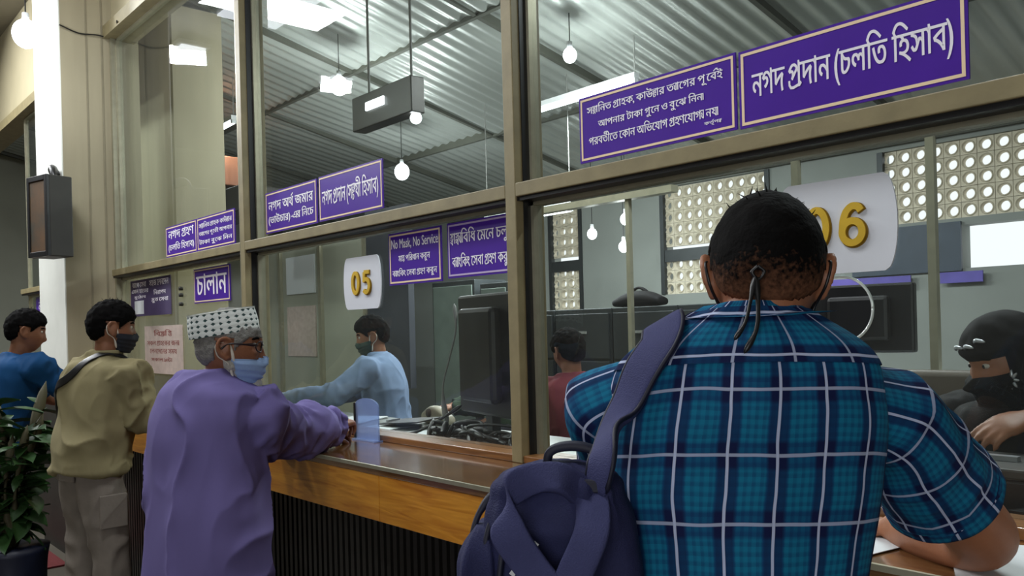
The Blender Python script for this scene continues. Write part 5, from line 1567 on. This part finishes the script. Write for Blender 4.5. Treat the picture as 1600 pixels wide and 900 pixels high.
for q in range(14):
    c0 = A_(-2.62 + rr.uniform(-.2, .28), .18 + rr.uniform(-.06, .05), 1.035)
    P = [c0 + A_(*(rr.uniform(-.13, .13), rr.uniform(-.06, .06), rr.uniform(0, .075))) for _ in range(6)]
    for p_ in P: p_[1] = max(p_[1], .075)
    build('cable', tube(P, .006, 8, 50), M['blackpl'], cb, smooth=True)
for q in range(3):
    build('adapter', Geo().obox((-2.60 + .11 * q, .17 + .03 * q, 1.042), (.035, .01, 0), (-.006, .022, 0), (0, 0, .018)), M[('blackpl', 'whitepl', 'greypl')[q]], cb, bevel=.004)
ln = tag(build('desk_cable', tube([(-2.99, .10, 1.03), (-2.93, .18, 1.06), (-2.86, .27, 1.12), (-2.82, .32, 1.16)], .006, 8, 30), M['blackpl'], smooth=True), 'single black cable arching over the papers', 'cable')
tag(build('monitor_cord', tube([(-2.86, .33, 1.60), (-2.84, .32, 1.50), (-2.88, .31, 1.36), (-2.93, .31, 1.24), (-2.92, .32, 1.06)], .004, 8, 40), M['greypl'], smooth=True), 'thin grey cord hanging beside the large black monitor', 'cable')

# ------------------------------------------------------------------ office furniture further back
for k, x in enumerate((-5.25, -4.62, -3.99, -3.36)):
    t = thing('filing_cabinet', (x, 3.2, 0), ['leftmost', 'second', 'third', 'rightmost'][k] + ' dark steel cabinet in the row under the screens', 'cabinet', 'dark steel cabinets')
    boxo('body', (x - .31, 3.02, .04), (x + .31, 3.5, 1.62), M['steel'], t, .006)
    for z in (.08, .46, .84, 1.22):
        dr = boxo('drawer', (x - .29, 3.0, z), (x + .29, 3.02, z + .36), M['steel'], t, .004)
        boxo('handle', (x - .06, 2.985, z + .2), (x + .06, 3.0, z + .22), M['greypl'], dr)
t = thing('shoulder_bag', (-4.2, 3.2, 1.62), 'black rounded bag on top of the dark cabinets', 'bag')
build('body', loft([(A_(-4.45, 3.25, 1.66), A_(0, .06, 0), A_(0, 0, .03)), (A_(-4.32, 3.25, 1.68), A_(0, .09, 0), A_(0, 0, .058)), (A_(-4.1, 3.25, 1.68), A_(0, .09, 0), A_(0, 0, .058)), (A_(-3.98, 3.25, 1.66), A_(0, .06, 0), A_(0, 0, .03))], 24, 24, 2.4), M['blackcloth'], t, smooth=True)
build('handle', tube([(-4.32, 3.25, 1.73), (-4.22, 3.25, 1.775), (-4.12, 3.25, 1.73)], .01, 8, 20), M['blackcloth'], t, smooth=True)
t = thing('low_cabinet', (-1.8, 2.2, 0), 'pale low cabinet with a black monitor on top', 'cabinet')
boxo('body', (-2.55, 2.0, .05), (-1.15, 2.42, 1.19), M['wallgrey'], t, .005); boxo('top', (-2.58, 1.97, 1.19), (-1.12, 2.45, 1.22), M['whitepl'], t, .005)
for x in (-2.52, -2.06, -1.60):
    dr = boxo('door', (x, 1.985, .1), (x + .43, 2.0, 1.16), M['greypl'], t, .004); boxo('handle', (x + .38, 1.97, .6), (x + .395, 1.985, .75), M['steel'], dr)
t = thing('office_chair', (-1.30, 1.45, 0), 'brown high-backed office chair behind the veiled clerk', 'chair')
build('backrest', loft([(A_(-1.30, 1.50, .72), A_(.2, 0, 0), A_(0, .04, 0)), (A_(-1.30, 1.52, .95), A_(.225, 0, 0), A_(0, .05, 0)), (A_(-1.30, 1.54, 1.2), A_(.20, 0, 0), A_(0, .045, 0)), (A_(-1.30, 1.54, 1.28), A_(.15, 0, 0), A_(0, .03, 0))], 32, 24, 3.2), mat('brown_leatherette', '#4a4034', .45), t, smooth=True)
boxo('seat', (-1.53, 1.05, .50), (-1.07, 1.5, .60), mat('brown_leatherette_seat', '#4a4034', .45), t, .03)
build('stem', cyl((-1.3, 1.3, .05), (-1.3, 1.3, .5), .03), M['steel'], t, smooth=True)
for q in range(5): build('foot', tube([(-1.3, 1.3, .07), (-1.3 + .27 * math.cos(q * 1.2566), 1.3 + .27 * math.sin(q * 1.2566), .035)], .022, 8, 8), M['steel'], t, smooth=True)
# slim aluminium partition posts and inner glazed screen
for k, (x, y, lab) in enumerate(((-1.505, 2.0, 'slim aluminium post right of plate 06'), (-2.16, 2.0, 'slim aluminium post behind plate 06'), (-4.03, 2.92, 'slim aluminium post left of the bowed head'))):
    tag(boxo('partition_post', (x - .018, y - .018, 0 if y > 2.5 else 1.22), (x + .018, y + .018, 2.42), M['alu_light']), lab, 'post')
t = thing('partition_beam', (-2.7, 2.9, 2.42), 'grey beam tying the slim partition posts together', 'beam')
build('beam', Geo().box((-5.5, 2.88, 2.42), (-3.6, 2.96, 2.47)), M['alu_light'], t); build('beam', Geo().box((-2.4, 1.97, 2.42), (-.6, 2.03, 2.47)), M['alu_light'], t)
t = thing('lilac_banner', (-2.9, BY - .08, 1.72), 'lilac strip banner below the slate band', 'banner')
boxo('strip', (-3.85, BY - .06, 1.745), (-3.02, BY - .045, 1.845), mat('lilac_print', '#5f55a8', .6), t); boxo('strip', (-2.78, BY - .06, 1.76), (-2.45, BY - .045, 1.85), mat('lilac_print_b', '#5f55a8', .6), t)
# notice boards and posters on the far end wall and an inner screen
t = thing('inner_screen', (-7.9, 2.6, 0), 'pale inner screen with dark blue panel behind plate 05', 'screen')
boxo('panel', (-10.6, 2.9, 0), (-7.65, 2.95, 2.55), M['wallgrey'], t); boxo('dark_panel', (-7.62, 2.88, .9), (-6.85, 2.95, 2.75), mat('dark_blue_board', '#35383f', .6, 0, .1, 4), t)
for x in (-9.6, -8.6, -7.64): boxo('upright', (x - .03, 2.86, 0), (x + .03, 2.96, 2.6), M['alu_light'], t)
boxo('white_sheet', (-9.45, 2.885, 1.95), (-8.75, 2.9, 2.4), M['paper'], t); boxo('white_sheet', (-9.45, 2.885, 1.2), (-8.75, 2.9, 1.8), M['paper2'], t)
for k, (x0, x1, z0, z1) in enumerate(((-6.75, -6.08, 1.5, 1.95), (-6.0, -5.6, 1.4, 1.9))):
    t = thing('glazed_cabinet', ((x0 + x1) / 2, 3.3, 0), ['grey wide', 'grey narrow'][k] + ' office cabinet behind the green-shirted clerk', 'cabinet')
    boxo('body', (x0, 3.1, 0), (x1, 3.5, z1), M['steel'], t, .006); boxo('door', (x0 + .03, 3.085, .1), (x1 - .03, 3.1, z1 - .05), mat('sage_paint', '#5a6660', .5), t, .004)

# ------------------------------------------------------------------ plants at the far left
def plant(loc, h, n, label, potm, pr, ph, seed, spread=.32):
    r = np.random.default_rng(seed); x, y = loc
    t = thing('potted_plant', (x, y, 0), label, 'plant')
    build('pot', loft([(A_(x, y, 0), A_(pr * .7, 0, 0), A_(0, pr * .7, 0)), (A_(x, y, ph * .5), A_(pr * .92, 0, 0), A_(0, pr * .92, 0)), (A_(x, y, ph * .9), A_(pr, 0, 0), A_(0, pr, 0)), (A_(x, y, ph), A_(pr * 1.06, 0, 0), A_(0, pr * 1.06, 0))], 24, 16), M[potm], t, smooth=True)
    g = Geo(); vs = []; fs = []
    L_, W_ = .13, .034
    for i in range(7):
        q = i / 6; wd = W_ * math.sin(math.pi * min(1, q * .92 + .06)); zz = -.05 * q * q
        vs += [(-wd, L_ * q, zz + .008), (0, L_ * q, zz), (wd, L_ * q, zz + .008)]
    for i in range(6):
        for k in (0, 1): fs.append((3 * i + k, 3 * i + k + 1, 3 * i + k + 4, 3 * i + k + 3))
    lm = g.add(vs, fs).mesh('leaf', smooth=True); lm.materials.append(M['leaf'])
    stems = [(x + r.normal(0, spread * .45), y + r.normal(0, spread * .45), ph + (h - ph) * r.uniform(.65, 1)) for _ in range(9)]
    for s_ in stems:
        mid = ((x + s_[0]) / 2 + r.normal(0, .02), (y + s_[1]) / 2 + r.normal(0, .02), (ph + s_[2]) / 2)
        build('stem', tube([(x, y, ph - .02), mid, s_], [.008, .006, .003], 6, 14), M['stem'], t, smooth=True)
    for q in range(n):
        s_ = stems[q % len(stems)]; f = r.uniform(.15, 1.0)
        p_ = Vector((x + (s_[0] - x) * f, y + (s_[1] - y) * f, ph + (s_[2] - ph) * f)) - Vector((x, y, 0))
        o = link('leaf', lm, None, t, p_); o.rotation_euler = (r.uniform(-.5, .9), r.uniform(-.5, .5), r.uniform(0, 6.28)); s__ = r.uniform(.7, 1.5); o.scale = (s__, s__, s__)
plant((-4.83, -.985), 1.30, 220, 'leafy green potted plant at the left edge beside the man in khaki', 'bluedrum', .15, .45, 5, .26)

# dark cash box under the veiled clerk's hand
t = thing('cash_box', (-.74, .33, 1.02), 'black cash box under the hand of the veiled clerk', 'box')
boxo('body', (-.88, .16, 1.0205), (-.54, .40, 1.125), M['blackpl'], t, .008); boxo('lid', (-.885, .155, 1.125), (-.535, .405, 1.15), M['dark'], t, .006)
boxo('handle', (-.74, .26, 1.15), (-.66, .285, 1.162), M['silver'], t)
